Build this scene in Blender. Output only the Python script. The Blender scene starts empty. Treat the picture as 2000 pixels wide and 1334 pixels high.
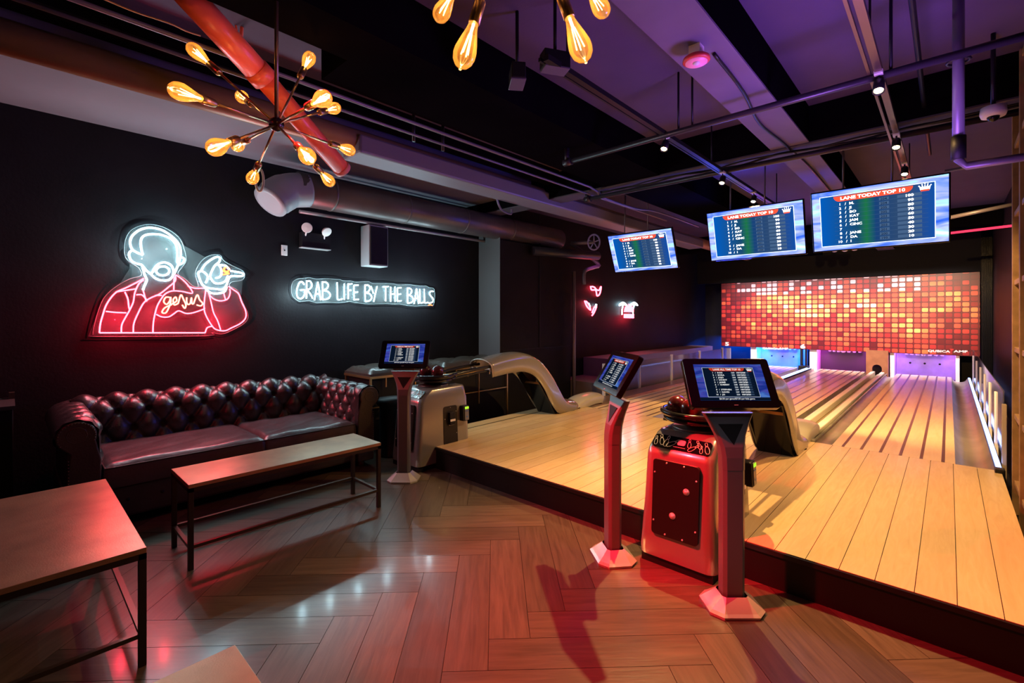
import bpy, math, random
from mathutils import Vector, Matrix, Euler
random.seed(7)
C = bpy.context.scene.collection
PI = math.pi
S = bpy.context.scene

# ---------------------------------------------------------------- camera
CAMH = 1.425
FPX = 915.7
YAW = math.radians(42.97)
HORIZ = 618.5
cam = bpy.data.cameras.new('camera'); camo = bpy.data.objects.new('camera', cam); C.objects.link(camo)
camo.location = (0, 0, CAMH); camo.rotation_euler = (PI/2, 0, YAW)
cam.sensor_width = 36; cam.lens = 36*FPX/2000; cam.shift_y = -(667-HORIZ)/2000
cam.clip_start = 0.02; cam.clip_end = 60
S.camera = camo

# ---------------------------------------------------------------- world, exposure
w = bpy.data.worlds.new('world'); S.world = w; w.use_nodes = True
w.node_tree.nodes['Background'].inputs[0].default_value = (0.020, 0.014, 0.024, 1)
w.node_tree.nodes['Background'].inputs[1].default_value = 0.35
S.view_settings.view_transform = 'Standard'; S.view_settings.look = 'None'
S.view_settings.gamma = 1; S.view_settings.use_curve_mapping = False
S.view_settings.exposure = 0.0

# ---------------------------------------------------------------- lights
def lamp(name, kind, loc, color, power, size=0.05, target=None, spot=60, blend=0.4, sy=None):
    l = bpy.data.lights.new(name, kind); l.color = color; l.energy = power
    if kind == 'AREA':
        l.shape = 'RECTANGLE'; l.size = size; l.size_y = sy or size
    else:
        l.shadow_soft_size = size
    if kind == 'SPOT':
        l.spot_size = math.radians(spot); l.spot_blend = blend
    o = bpy.data.objects.new(name, l); C.objects.link(o); o.location = loc
    if target is not None:
        o.rotation_euler = (Vector(target)-Vector(loc)).to_track_quat('-Z', 'Y').to_euler()
    return o
WARM = (1.0, 0.57, 0.20)
# light inside each track spot head is made in the track builder below: (x, y, target, power)
SPOTS = [(-1.53, 3.30, (-0.95, 2.3, 0.2), 360), (-1.53, 4.50, (-2.5, 4.5, 0.2), 330), (-1.53, 5.45, (-2.1, 8.5, 0.2), 760),
         (-0.28, 3.25, (-0.35, 3.7, 0.2), 160), (-0.28, 4.42, (-0.45, 5.5, 0.2), 260), (-0.28, 5.30, (-0.5, 8.8, 0.2), 760)]
BULBW = 0.36
lamp('red_wash_lamp', 'SPOT', (-1.95, 0.85, 2.70), (1.0, 0.008, 0.015), 900, 0.03, (-1.22, 2.5, 0.50), 22, 0.6)
lamp('red_wash_broad', 'SPOT', (-2.0, 0.80, 2.70), (1.0, 0.012, 0.02), 760, 0.05, (-0.85, 2.0, 0.0), 72, 0.8)
lamp('red_wash_lamp_left', 'SPOT', (-2.0, -1.2, 2.8), (1.0, 0.015, 0.04), 50, 0.08, (-3.4, 2.4, 0.0), 70, 0.9)
lamp('kiosk_fill_added', 'SPOT', (0.55, 0.9, 2.5), (0.85, 0.85, 1.0), 26, 0.05, (-0.78, 2.43, 0.55), 16, 0.8)  # added fill without a fixture, greys the near kiosk against the red
lamp('masking_wash_spot', 'AREA', (-2.0, 11.4, 2.80), (1.0, 0.80, 0.74), 120, 4.6, (-2.0, 12.9, 1.2), sy=0.10).data.spread = math.radians(70)
lamp('pit_lamp_violet', 'AREA', (-0.39, 13.05, 0.80), (0.42, 0.12, 1.0), 20, 0.8, (-0.39, 13.20, 0.2), sy=0.15)
lamp('pit_lamp_magenta', 'AREA', (-1.78, 13.05, 0.80), (0.80, 0.08, 0.75), 26, 0.8, (-1.78, 13.15, 0.2), sy=0.15)
lamp('pit_lamp_blue', 'AREA', (-3.08, 13.05, 0.80), (0.0, 0.10, 1.0), 150, 0.8, (-3.08, 13.2, 0.2), sy=0.15)
lamp('pit_lamp_blue_side', 'AREA', (-4.3, 13.2, 0.85), (0.0, 0.10, 1.0), 130, 0.8, (-4.3, 13.3, 0.2), sy=0.3)
lamp('ceiling_fill_purple', 'SPOT', (-0.2, 2.9, 1.75), (0.42, 0.16, 1.0), 110, 0.25, (-0.5, 2.4, 3.2), 165, 0.7)  # added mid-air fill, no fixture here; tints the near ceiling
lamp('ceiling_fill_blue', 'SPOT', (-1.9, 5.9, 2.0), (0.05, 0.07, 1.0), 110, 0.25, (-1.6, 4.2, 3.2), 165, 0.7)  # added fill without a fixture, blue on the ceiling by the monitors
lamp('ceiling_fill_far', 'SPOT', (-2.6, 8.6, 1.9), (0.10, 0.08, 1.0), 60, 0.25, (-1.8, 8.6, 3.2), 165, 0.7)  # added unseen fill for the ceiling over the far lanes
lamp('lane_wash_pink', 'SPOT', (-1.2, 11.6, 2.75), (0.75, 0.12, 1.0), 28, 0.1, (-1.2, 12.6, 0.2), 80, 0.8)
lamp('lane_side_purple', 'SPOT', (-4.2, 6.5, 2.3), (0.7, 0.12, 0.6), 14, 0.1, (-4.6, 9.2, 0.4), 110, 0.8)

# ---------------------------------------------------------------- geometry of the camera: pixel -> place
CA, SA = math.cos(YAW), math.sin(YAW)
def at(px, py, X=None, Y=None, Z=None, D=None):
    t = (px-1000)/FPX; v = (HORIZ-py)/FPX
    dx, dy = -SA+t*CA, CA+t*SA
    if D is None:
        if X is not None: D = X/dx
        elif Y is not None: D = Y/dy
        else: D = (Z-CAMH)/v
    return Vector((dx*D, dy*D, CAMH+v*D))

# ---------------------------------------------------------------- materials
MATS = {}
def mat(name, col=(.5,.5,.5), rough=.5, metal=0, emit=None, es=0, noise=0, nscale=8, bump=0, bscale=60, coat=0, spec=None):
    if name in MATS: return MATS[name]
    m = bpy.data.materials.new(name); m.use_nodes = True; nt = m.node_tree; b = nt.nodes['Principled BSDF']
    b.inputs['Base Color'].default_value = (*col, 1); b.inputs['Roughness'].default_value = rough
    b.inputs['Metallic'].default_value = metal
    if spec is not None: b.inputs['Specular IOR Level'].default_value = spec
    if coat: b.inputs['Coat Weight'].default_value = coat; b.inputs['Coat Roughness'].default_value = .08
    if emit:
        b.inputs['Emission Color'].default_value = (*emit, 1); b.inputs['Emission Strength'].default_value = es
    if noise or bump:
        tc = nt.nodes.new('ShaderNodeTexCoord')
    if noise:
        n = nt.nodes.new('ShaderNodeTexNoise'); n.inputs['Scale'].default_value = nscale; n.inputs['Detail'].default_value = 5
        r = nt.nodes.new('ShaderNodeValToRGB')
        r.color_ramp.elements[0].position = .3; r.color_ramp.elements[1].position = .7
        r.color_ramp.elements[0].color = (*[c*(1-noise) for c in col], 1)
        r.color_ramp.elements[1].color = (*[min(1, c*(1+noise)) for c in col], 1)
        nt.links.new(tc.outputs['Object'], n.inputs['Vector']); nt.links.new(n.outputs['Fac'], r.inputs['Fac'])
        nt.links.new(r.outputs['Color'], b.inputs['Base Color'])
    if bump:
        n2 = nt.nodes.new('ShaderNodeTexNoise'); n2.inputs['Scale'].default_value = bscale; n2.inputs['Detail'].default_value = 4
        bp = nt.nodes.new('ShaderNodeBump'); bp.inputs['Strength'].default_value = bump; bp.inputs['Distance'].default_value = .01
        nt.links.new(tc.outputs['Object'], n2.inputs['Vector']); nt.links.new(n2.outputs['Fac'], bp.inputs['Height'])
        nt.links.new(bp.outputs['Normal'], b.inputs['Normal'])
    MATS[name] = m; return m

def glow(name, col, s):
    if name in MATS: return MATS[name]
    m = bpy.data.materials.new(name); m.use_nodes = True; nt = m.node_tree
    nt.nodes.remove(nt.nodes['Principled BSDF'])
    e = nt.nodes.new('ShaderNodeEmission'); e.inputs[0].default_value = (*col, 1); e.inputs[1].default_value = s
    nt.links.new(e.outputs[0], nt.nodes['Material Output'].inputs[0]); MATS[name] = m; return m

def clear(name, tint, alpha, rough=.05, diff=None, dfac=.2):
    """thin clear sheet: mostly see-through, a little gloss, a little scatter"""
    if name in MATS: return MATS[name]
    m = bpy.data.materials.new(name); m.use_nodes = True; nt = m.node_tree
    nt.nodes.remove(nt.nodes['Principled BSDF']); L = nt.links
    t = nt.nodes.new('ShaderNodeBsdfTransparent'); t.inputs[0].default_value = (*tint, 1)
    g = nt.nodes.new('ShaderNodeBsdfGlossy'); g.inputs['Roughness'].default_value = rough
    fr = nt.nodes.new('ShaderNodeLayerWeight'); fr.inputs[0].default_value = alpha
    mx = nt.nodes.new('ShaderNodeMixShader'); L.new(fr.outputs['Fresnel'], mx.inputs[0]); L.new(t.outputs[0], mx.inputs[1]); L.new(g.outputs[0], mx.inputs[2])
    out = mx
    if diff:
        d = nt.nodes.new('ShaderNodeBsdfDiffuse'); d.inputs[0].default_value = (*diff, 1)
        tr = nt.nodes.new('ShaderNodeBsdfTranslucent'); tr.inputs[0].default_value = (*diff, 1)
        a = nt.nodes.new('ShaderNodeMixShader'); a.inputs[0].default_value = .5; L.new(d.outputs[0], a.inputs[1]); L.new(tr.outputs[0], a.inputs[2])
        m2 = nt.nodes.new('ShaderNodeMixShader'); m2.inputs[0].default_value = dfac; L.new(mx.outputs[0], m2.inputs[1]); L.new(a.outputs[0], m2.inputs[2]); out = m2
    L.new(out.outputs[0], nt.nodes['Material Output'].inputs[0]); MATS[name] = m; return m

def wood(name, c0, c1, rough, gscale=(1.2, 22), coat=0, figure=.5, bump=.04):
    """planks: colour attribute 'tone' per plank, grain along UV x"""
    m = bpy.data.materials.new(name); m.use_nodes = True; nt = m.node_tree; b = nt.nodes['Principled BSDF']; L = nt.links
    uv = nt.nodes.new('ShaderNodeUVMap'); mp = nt.nodes.new('ShaderNodeMapping'); mp.inputs['Scale'].default_value = (gscale[0], gscale[1], 1)
    L.new(uv.outputs[0], mp.inputs[0])
    n = nt.nodes.new('ShaderNodeTexNoise'); n.inputs['Scale'].default_value = 2.5; n.inputs['Detail'].default_value = 8; n.inputs['Roughness'].default_value = .62; n.inputs['Distortion'].default_value = figure
    L.new(mp.outputs[0], n.inputs['Vector'])
    r = nt.nodes.new('ShaderNodeValToRGB'); r.color_ramp.elements[0].position = .25; r.color_ramp.elements[1].position = .75
    r.color_ramp.elements[0].color = (*c0, 1); r.color_ramp.elements[1].color = (*c1, 1); L.new(n.outputs['Fac'], r.inputs['Fac'])
    at_ = nt.nodes.new('ShaderNodeAttribute'); at_.attribute_name = 'tone'
    mx = nt.nodes.new('ShaderNodeMix'); mx.data_type = 'RGBA'; mx.blend_type = 'MULTIPLY'; mx.inputs[0].default_value = 1
    L.new(r.outputs['Color'], mx.inputs[6]); L.new(at_.outputs['Color'], mx.inputs[7]); L.new(mx.outputs[2], b.inputs['Base Color'])
    b.inputs['Roughness'].default_value = rough
    if coat: b.inputs['Coat Weight'].default_value = coat; b.inputs['Coat Roughness'].default_value = .12
    bp = nt.nodes.new('ShaderNodeBump'); bp.inputs['Strength'].default_value = bump; bp.inputs['Distance'].default_value = .01
    L.new(n.outputs['Fac'], bp.inputs['Height']); L.new(bp.outputs['Normal'], b.inputs['Normal'])
    return m

BLACKWALL = mat('black_wall_paint', (.010,.009,.011), .6, noise=.2, nscale=3, bump=.15, bscale=40, spec=.15)
BLACK = mat('matt_black', (.006,.006,.007), .55, spec=.3)
BLACKMETAL = mat('black_metal', (.025,.024,.028), .38, .6)
GLOSSBLACK = mat('gloss_black', (.004,.004,.005), .16, 0, spec=.35)
CEIL = mat('ceiling_paint', (.085,.062,.125), .8, noise=.12, nscale=2, bump=.1)
CEILDARK = mat('black_paint_and_shade', (.004,.0035,.0045), 1.0, noise=.2, nscale=2, spec=.0)  # black beams, and the shade painted on the sides of the others
BEAM = mat('beam_lit_underside', (.14,.115,.17), .75, noise=.1, nscale=3)  # underside of the centre beam, lighter as if lit
SOFFIT = mat('soffit_paint', (.16,.16,.185), .8, noise=.1, nscale=1.5)
DUCTPAINT = mat('duct_paint', (.38,.25,.13), .40, .1, noise=.15, nscale=4)
PIPEPAINT = mat('pipe_grey_paint', (.16,.14,.18), .38, .3)
PIPEDARK = mat('dark_pipe_paint', (.035,.03,.04), .35, .2)
REDPIPE = mat('red_pipe_paint', (.95,.14,.08), .33, noise=.1, nscale=5, bump=.2, bscale=25)
SILVER = mat('silver_plastic', (.30,.28,.26), .25, .45, coat=.5)
SILVERPOST = mat('silver_metal_post', (.17,.17,.18), .38, .4)
CHROME = mat('chrome', (.75,.73,.70), .12, 1)
STEEL = mat('gutter_steel', (.38,.36,.29), .36, .6, noise=.2, nscale=3)
BRASS = mat('aged_brass', (.62,.40,.18), .3, .9)
BRONZE = mat('bronze_metal', (.24,.17,.11), .33, .85)
WHITE = mat('white_plastic', (.75,.73,.70), .4)
SCREWM = mat('screw_heads', (.8,.78,.75), .3, .6)
LEATHER = mat('oxblood_black_leather', (.028,.018,.020), .33, 0, noise=.25, nscale=5, bump=.22, bscale=70, spec=.75)
LEATHERCUSH = mat('cushion_leather', (.055,.032,.036), .36, 0, noise=.3, nscale=4, bump=.3, bscale=22, spec=.8)
BENCHLEATHER = mat('bench_leather', (.05,.042,.035), .3, 0, bump=.2, bscale=60, spec=.8)
TABLETOP = mat('bronze_table_top', (.40,.27,.15), .34, .55, noise=.18, nscale=7, bump=.08, bscale=200)
TABLELEG = mat('dark_table_frame', (.035,.028,.024), .4, .5)
TABLEEDGE = mat('worn_table_frame', (.075,.055,.04), .35, .6)
LATTICE = mat('lattice_wood', (.27,.165,.08), .5, noise=.25, nscale=12)
BALL = mat('red_ball', (.09,.012,.010), .2, coat=.3, noise=.4, nscale=9)
GLASSB = clear('bulb_glass', (1.0,.96,.88), .25, .03)
CLEARPANEL = clear('clear_panel', (.93,.94,1.0), .2, .05, (.7,.7,.9), .10)
ACRYLIC = clear('acrylic_backing', (.95,.97,.97), .08, .05, (.9,.95,.95), .035)
FROST = mat('frosted_white', (.72,.72,.80), .4)

# ---------------------------------------------------------------- mesh builder
class MB:
    def __init__(s): s.v=[]; s.f=[]; s.mi=[]; s.uv={}; s.tone={}; s.sm=[]
    def add(s, vs, fs, mi=0, smooth=False):
        o=len(s.v); s.v += [tuple(v) for v in vs]
        for f in fs: s.f.append(tuple(i+o for i in f)); s.mi.append(mi); s.sm.append(smooth)
    def box(s, lo, hi, mi=0):
        x0,y0,z0=lo; x1,y1,z1=hi
        s.add([(x0,y0,z0),(x1,y0,z0),(x1,y1,z0),(x0,y1,z0),(x0,y0,z1),(x1,y0,z1),(x1,y1,z1),(x0,y1,z1)],
              [(0,3,2,1),(4,5,6,7),(0,1,5,4),(1,2,6,5),(2,3,7,6),(3,0,4,7)], mi)
    def bar(s, p0, p1, wx, wz, mi=0, up=(0,0,1)):
        p0=Vector(p0); p1=Vector(p1); d=(p1-p0).normalized(); up=Vector(up)
        if abs(d.dot(up))>.98: up=Vector((0,1,0))
        a=d.cross(up).normalized(); b=a.cross(d).normalized(); vs=[]
        for p in (p0,p1):
            for i,j in ((-1,-1),(1,-1),(1,1),(-1,1)): vs.append(p+a*(wx/2*i)+b*(wz/2*j))
        s.add(vs,[(0,1,2,3),(7,6,5,4),(0,4,5,1),(1,5,6,2),(2,6,7,3),(3,7,4,0)],mi)
    def tube(s, pts, r, n=12, mi=0, closed=False, caps=True):
        pts=[Vector(p) for p in pts]; N=len(pts)
        rs = r if isinstance(r,(list,tuple)) else [r]*N
        tans=[]
        for i in range(N):
            if closed: t=pts[(i+1)%N]-pts[i-1]
            else: t=pts[min(i+1,N-1)]-pts[max(i-1,0)]
            tans.append(t.normalized() if t.length>1e-9 else Vector((0,0,1)))
        up=Vector((0,0,1)) if abs(tans[0].z)<.9 else Vector((1,0,0))
        a=tans[0].cross(up).normalized(); vs=[]
        for i in range(N):
            t=tans[i]; a=(a-t*a.dot(t))
            a = a.normalized() if a.length>1e-6 else t.orthogonal().normalized()
            b=t.cross(a)
            for k in range(n):
                th=2*PI*k/n; vs.append(pts[i]+(a*math.cos(th)+b*math.sin(th))*rs[i])
        fs=[]
        for i in range(N if closed else N-1):
            j=(i+1)%N
            for k in range(n):
                k2=(k+1)%n; fs.append((i*n+k,i*n+k2,j*n+k2,j*n+k))
        s.add(vs,fs,mi,True)
        if caps and not closed:
            o=len(s.v)-len(vs)
            s.f.append(tuple(o+k for k in range(n))[::-1]); s.mi.append(mi); s.sm.append(False)
            s.f.append(tuple(o+(N-1)*n+k for k in range(n))); s.mi.append(mi); s.sm.append(False)
    def lathe(s, prof, M=None, n=24, mi=0):
        """prof: (r, z) list, about local z; M places it"""
        M=M or Matrix(); vs=[]; N=len(prof)
        for r,z in prof:
            for k in range(n):
                th=2*PI*k/n; vs.append(M@Vector((max(r,1e-5)*math.cos(th),max(r,1e-5)*math.sin(th),z)))
        fs=[(i*n+k,i*n+(k+1)%n,(i+1)*n+(k+1)%n,(i+1)*n+k) for i in range(N-1) for k in range(n)]
        s.add(vs,fs,mi,True)
    def sphere(s, c, r, n=20, mi=0, sc=(1,1,1)):
        M=Matrix.Translation(Vector(c))@Matrix.Diagonal((*sc,1))
        s.lathe([(r*math.sin(PI*i/(n//2)), -r*math.cos(PI*i/(n//2))) for i in range(n//2+1)], M, n, mi)
    def prism(s, poly, M, depth, mi=0, cap=True):
        """poly in local xy, extruded 0..depth along local z"""
        n=len(poly)
        vs=[M@Vector((x,y,0)) for x,y in poly]+[M@Vector((x,y,depth)) for x,y in poly]
        fs=[(i,(i+1)%n,n+(i+1)%n,n+i) for i in range(n)]
        if cap: fs += [tuple(range(n))[::-1], tuple(range(n,2*n))]
        s.add(vs,fs,mi)
    def grid(s, P, mi=0, smooth=True, closeu=False):
        """P: rows of points"""
        R=len(P); Q=len(P[0]); vs=[p for row in P for p in row]
        fs=[(i*Q+j,i*Q+j+1,(i+1)*Q+j+1,(i+1)*Q+j) for i in range(R-1) for j in range(Q-1)]
        if closeu: fs += [((R-1)*Q+j,(R-1)*Q+j+1,j+1,j) for j in range(Q-1)]
        s.add(vs,fs,mi,smooth)
    def plank(s, c, du, dv, z, tone, mi=0, gap=.0012):
        """flat plank: centre c, half vectors du (length) and dv (width)"""
        c=Vector((c[0],c[1],0)); du=Vector((*du,0)); dv=Vector((*dv,0)); lu=du.length; lv=dv.length
        du2=du*(1-gap/lu); dv2=dv*(1-gap/lv); o=len(s.v); t=.004
        q=[c-du2-dv2,c+du2-dv2,c+du2+dv2,c-du2+dv2]
        s.v += [(p.x,p.y,z) for p in q]+[(p.x,p.y,z-t) for p in q]
        ro=random.random()*20; uvs=[(ro,ro),(ro+2*lu,ro),(ro+2*lu,ro+2*lv),(ro,ro+2*lv)]
        fi=len(s.f); s.f.append((o,o+1,o+2,o+3)); s.uv[fi]=uvs; s.tone[fi]=tone; s.mi.append(mi); s.sm.append(False)
        for i in range(4):
            j=(i+1)%4; fi=len(s.f); s.f.append((o+i,o+4+i,o+4+j,o+j)); s.mi.append(mi); s.sm.append(False); s.tone[fi]=tuple(x*.5 for x in tone)
    def build(s, name, mats, parent=None, bevel=0, sub=0, seg=2):
        me=bpy.data.meshes.new(name)
        off = Vector((0,0,0))
        wl = world_loc(parent) if parent is not None else Vector((0,0,0))
        if parent is None and s.v:
            xs=[v[0] for v in s.v]; ys=[v[1] for v in s.v]; zs=[v[2] for v in s.v]
            off=Vector(((min(xs)+max(xs))/2,(min(ys)+max(ys))/2,min(zs)))
        elif parent is not None and parent.get('_world'): off=wl
        me.from_pydata([tuple(Vector(v)-off) for v in s.v],[],s.f)
        if not isinstance(mats,(list,tuple)): mats=[mats]
        for m in mats: me.materials.append(m)
        for p,mi,sm in zip(me.polygons,s.mi,s.sm): p.material_index=mi; p.use_smooth=sm
        if s.uv:
            uvl=me.uv_layers.new(name='UVMap')
            for fi,u in s.uv.items():
                for k,li in enumerate(me.polygons[fi].loop_indices): uvl.data[li].uv=u[k]
        if s.tone:
            ca=me.color_attributes.new('tone','FLOAT_COLOR','CORNER')
            for p in me.polygons:
                t=s.tone.get(p.index,(1,1,1))
                for li in p.loop_indices: ca.data[li].color=(*t,1)
        me.validate(); me.update()
        o=bpy.data.objects.new(name,me); C.objects.link(o)
        if parent is None: o.location=off
        else:
            o.parent=parent
            if parent.get('_world'): o['_world']=1; o['_wl']=[*wl]
        if bevel:
            b=o.modifiers.new('bevel','BEVEL'); b.width=bevel; b.segments=seg; b.limit_method='ANGLE'; b.angle_limit=math.radians(35)
            b.harden_normals=False
        if sub:
            b=o.modifiers.new('sub','SUBSURF'); b.levels=sub; b.render_levels=sub
        return o
def world_loc(p):
    return Vector(p['_wl']) if p.get('_wl') is not None else Vector(p.location)

def thing(name, label, cat, loc=(0,0,0), rz=0, group=None, world=False):
    """world=True: its parts are given in room coordinates"""
    o=bpy.data.objects.new(name,None); C.objects.link(o); o.location=loc; o.rotation_euler=(0,0,rz); o.empty_display_size=.05
    o['label']=label; o['category']=cat
    if group: o['group']=group
    if world: o['_world']=1; o['_wl']=[*loc]
    return o
def tag(o,label,cat,group=None):
    o['label']=label; o['category']=cat
    if group: o['group']=group
    return o
def struct(o): o['kind']='structure'; return o
def dup(root, loc, rz, label=None):
    r=root.copy(); C.objects.link(r); r.location=loc; r.rotation_euler=(0,0,rz)
    if label: r['label']=label
    for ch in list(root.children):
        c=ch.copy(); C.objects.link(c); c.parent=r
        for g in list(ch.children):
            d=g.copy(); C.objects.link(d); d.parent=c
    return r
def rotz(a): return Matrix.Rotation(a,4,'Z')
def frame(o,x,y,z=None):
    x=Vector(x).normalized(); y=Vector(y).normalized(); z=Vector(z).normalized() if z else x.cross(y)
    M=Matrix((( x.x,y.x,z.x,o[0]),(x.y,y.y,z.y,o[1]),(x.z,y.z,z.z,o[2]),(0,0,0,1))); return M
def smoothpath(pts, k=6, closed=False):
    pts=[Vector(p) for p in pts]; n=len(pts); out=[]
    rng = range(n) if closed else range(n-1)
    for i in rng:
        p0=pts[(i-1)%n] if closed or i>0 else pts[0]; p1=pts[i]; p2=pts[(i+1)%n]
        p3=pts[(i+2)%n] if closed or i+2<n else pts[-1]
        for j in range(k):
            t=j/k
            out.append(.5*((2*p1)+(p2-p0)*t+(2*p0-5*p1+4*p2-p3)*t*t+(-p0+3*p1-3*p2+p3)*t*t*t))
    if not closed: out.append(pts[-1])
    return out

_txt={}
def text_mesh(body, size=1.0, align='LEFT', bold=0):
    key=(body,align,bold)
    if key not in _txt:
        cu=bpy.data.curves.new('t','FONT'); cu.body=body; cu.size=1; cu.align_x=align; cu.resolution_u=2; cu.offset=bold
        o=bpy.data.objects.new('t',cu); C.objects.link(o); bpy.context.view_layer.update()
        me=bpy.data.meshes.new_from_object(o.evaluated_get(bpy.context.evaluated_depsgraph_get()))
        _txt[key]=([v.co.copy() for v in me.vertices],[tuple(p.vertices) for p in me.polygons])
        bpy.data.objects.remove(o); bpy.data.meshes.remove(me); bpy.data.curves.remove(cu)
    return _txt[key]
def add_text(mb, body, M, size, mi, align='LEFT', bold=.02, sx=1.0):
    vs,fs=text_mesh(body,1,align,bold)
    mb.add([M@Vector((v.x*size*sx,v.y*size,0)) for v in vs],fs,mi)

# ================================================================= ROOM
# floor: herringbone planks at 45 degrees
W=.184; NB=5; fl=MB()
FX0,FX1,FY0,FY1=-5.1,2.2,-2.4,2.74
fl.add([(FX0,FY0,-.004),(FX1,FY0,-.004),(FX1,13.6,-.004),(FX0,13.6,-.004)],[(0,1,2,3)],1)
fl.add([(FX0,FY0,-.05),(FX1,FY0,-.05),(FX1,13.6,-.05),(FX0,13.6,-.05)],[(3,2,1,0)],1)
seen=set(); a=math.radians(45); ux=Vector((math.cos(a),math.sin(a))); uy=Vector((-math.sin(a),math.cos(a)))
for gx in range(-60,60):
    for gy in range(-60,60):
        m=(gx-gy)%(2*NB)
        key=('h',gx-m,gy) if m<NB else ('v',gx,gy-(2*NB-1-m))
        if key in seen: continue
        seen.add(key)
        if key[0]=='h': cx,cy,hu,hv=key[1]+NB/2,key[2]+.5,ux*(NB*W/2),uy*(W/2)
        else: cx,cy,hu,hv=key[1]+.5,key[2]+NB/2,uy*(NB*W/2),ux*(W/2)
        c=ux*(cx*W-.03)+uy*(cy*W+.05)
        ex=abs(hu.x)+abs(hv.x); ey=abs(hu.y)+abs(hv.y)
        if c.x-ex<FX0-.25 or c.x+ex>FX1+.4 or c.y-ey<FY0-.3 or c.y+ey>FY1+1.0: continue
        g=random.uniform(.62,1.12); t=(g*random.uniform(.97,1.03),g,g*random.uniform(.95,1.03))
        fl.plank(c,hu,hv,0,t)
FLOORWOOD=wood('floor_oak_grey',(.070,.050,.036),(.155,.115,.085),.33,(1.3,16),coat=.15,figure=.6,bump=.10)
struct(fl.build('floor',[FLOORWOOD,BLACK]))

# walls
def wallbox(name,lo,hi,m=BLACKWALL):
    b=MB(); b.box(lo,hi); return struct(b.build(name,m))
b=MB(); b.box((-5.25,-2.5,-.05),(-5.1,4.76,3.3)); b.box((-5.25,4.76,-.05),(-4.66,6.45,2.52)); b.box((-5.25,4.76,2.52),(-5.1,6.45,3.3)); b.box((-5.25,6.45,-.05),(-5.1,13.7,3.3))
# joints between the wall panels
b.box((-4.66,5.62,.95),(-4.652,5.64,3.0),1); b.box((-4.66,4.8,.93),(-4.65,6.4,.945),1)
b.box((-5.1,4.752,0),(-4.662,4.761,3.0),2)  # plate lighter than the wall: sign light on the column put into colour
struct(b.build('wall_left',[BLACKWALL,BLACK,mat('column_lit_face',(.085,.085,.085),.7)]))
wallbox('wall_back',(-5.25,13.6,-.05),(2.3,13.75,3.3))
wallbox('wall_front',(-5.25,-2.55,-.05),(2.3,-2.4,3.3))
b=MB(); b.box((.62,2.75,-.05),(.75,13.6,3.3)); b.box((.75,2.75,-.05),(2.3,2.9,3.3)); b.box((2.2,-2.4,-.05),(2.35,2.75,3.3))
struct(b.build('wall_right',BLACKWALL))

# ceiling: slab, dropped strip by the left wall, beams
SLAB=3.175; BOT=2.875
b=MB(); b.box((-5.25,-2.55,SLAB),(2.35,13.75,SLAB+.12)); b.box((-5.1,-2.4,3.0),(-3.86,4.5,SLAB),1)
struct(b.build('ceiling',[CEIL,SOFFIT]))
def beam(lo,hi,m,i):  # dark sides and lighter underside put shade and light into the colours
    b=MB(); b.box((lo[0],lo[1],lo[2]+.012),hi,1); b.box(lo,(hi[0],hi[1],lo[2]+.012)); return struct(b.build('trim_%d'%i,[m,CEILDARK]))
beam((-1.135,-2.4,BOT),(-.85,13.0,SLAB),BEAM,1)
b=MB(); b.box((-2.80,1.3,BOT-.005),(-2.16,13.0,SLAB)); b.box((-2.48,-2.4,BOT-.005),(-2.16,1.3,SLAB)); struct(b.build('trim_2',CEILDARK))
beam((-5.1,4.53,BOT-.01),(.62,4.78,SLAB),mat('cross_beam_lit_underside',(.06,.055,.07),.7),3)  # light along the cross beam's underside is in its colour
beam((-5.1,10.4,BOT-.01),(.62,10.7,SLAB),CEILDARK,4)
beam((-3.62,-2.4,3.04),(-3.42,4.5,SLAB),CEILDARK,5)
# wall above the pin masking
wallbox('wall_masking',(-5.1,13.02,2.32),(.62,13.12,SLAB),mat('dead_black',(.004,.004,.005),.9))

# ================================================================= APPROACH AND LANES
PZ=.203; PY0,PY1=2.737,5.35; PX0,PX1=-4.02,.305
b=MB()
NOTCH=[(-3.965,-3.525),(-1.345,-.895)]
segs=[(PX0,-3.965),(-3.525,-1.345),(-.895,PX1)]
for x0,x1 in segs:
    if x0<-3.9: continue
    b.box((x0,PY0,0.0),(x1,3.19,PZ-.012),1)
b.box((PX0,3.19,0.0),(PX1,PY1,PZ-.012),1)
b.box((-3.525,PY0-.012,PZ-.028),(-1.345,PY0,PZ-.004),2); b.box((-.895,PY0-.012,PZ-.028),(PX1,PY0,PZ-.004),2)
x=PX1; PW=.139; seams=[]
while x>PX0: seams.append(x); x-=PW
for i,x in enumerate(seams):
    xl=max(x-PW,PX0); xm=(x+xl)/2; hw=(x-xl)/2
    y0=PY0
    for nx0,nx1 in NOTCH:
        if xm>nx0 and xm<nx1: y0=3.19
    if xm<-3.965: y0=3.19
    # one or two boards per row, clipped where a return stands
    ycut=random.choice([None,3.9,4.6,4.2]) if xm<-1.2 else None
    g=random.uniform(.9,1.06)
    for ya,yb in ([(y0,PY1)] if not ycut else [(y0,ycut),(ycut,PY1)]):
        g2=g*random.uniform(.94,1.05); t=(g2,g2*random.uniform(.97,1.01),g2*random.uniform(.92,1.02))
        b.plank((xm,(ya+yb)/2),(0,(yb-ya)/2),(hw,0),PZ,t,0,gap=.0014)
b.box((-3.852,3.19,PZ-.002),(-3.838,PY1,PZ+.0015),1)
APPW=wood('approach_maple',(.66,.47,.24),(.78,.58,.33),.27,(1.0,9),coat=.35,figure=1.6,bump=.02)
tag(b.build('bowling_approach',[APPW,BLACK,BLACKMETAL]),'raised light wood bowling approach with a black riser facing the seating area','platform')

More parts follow.
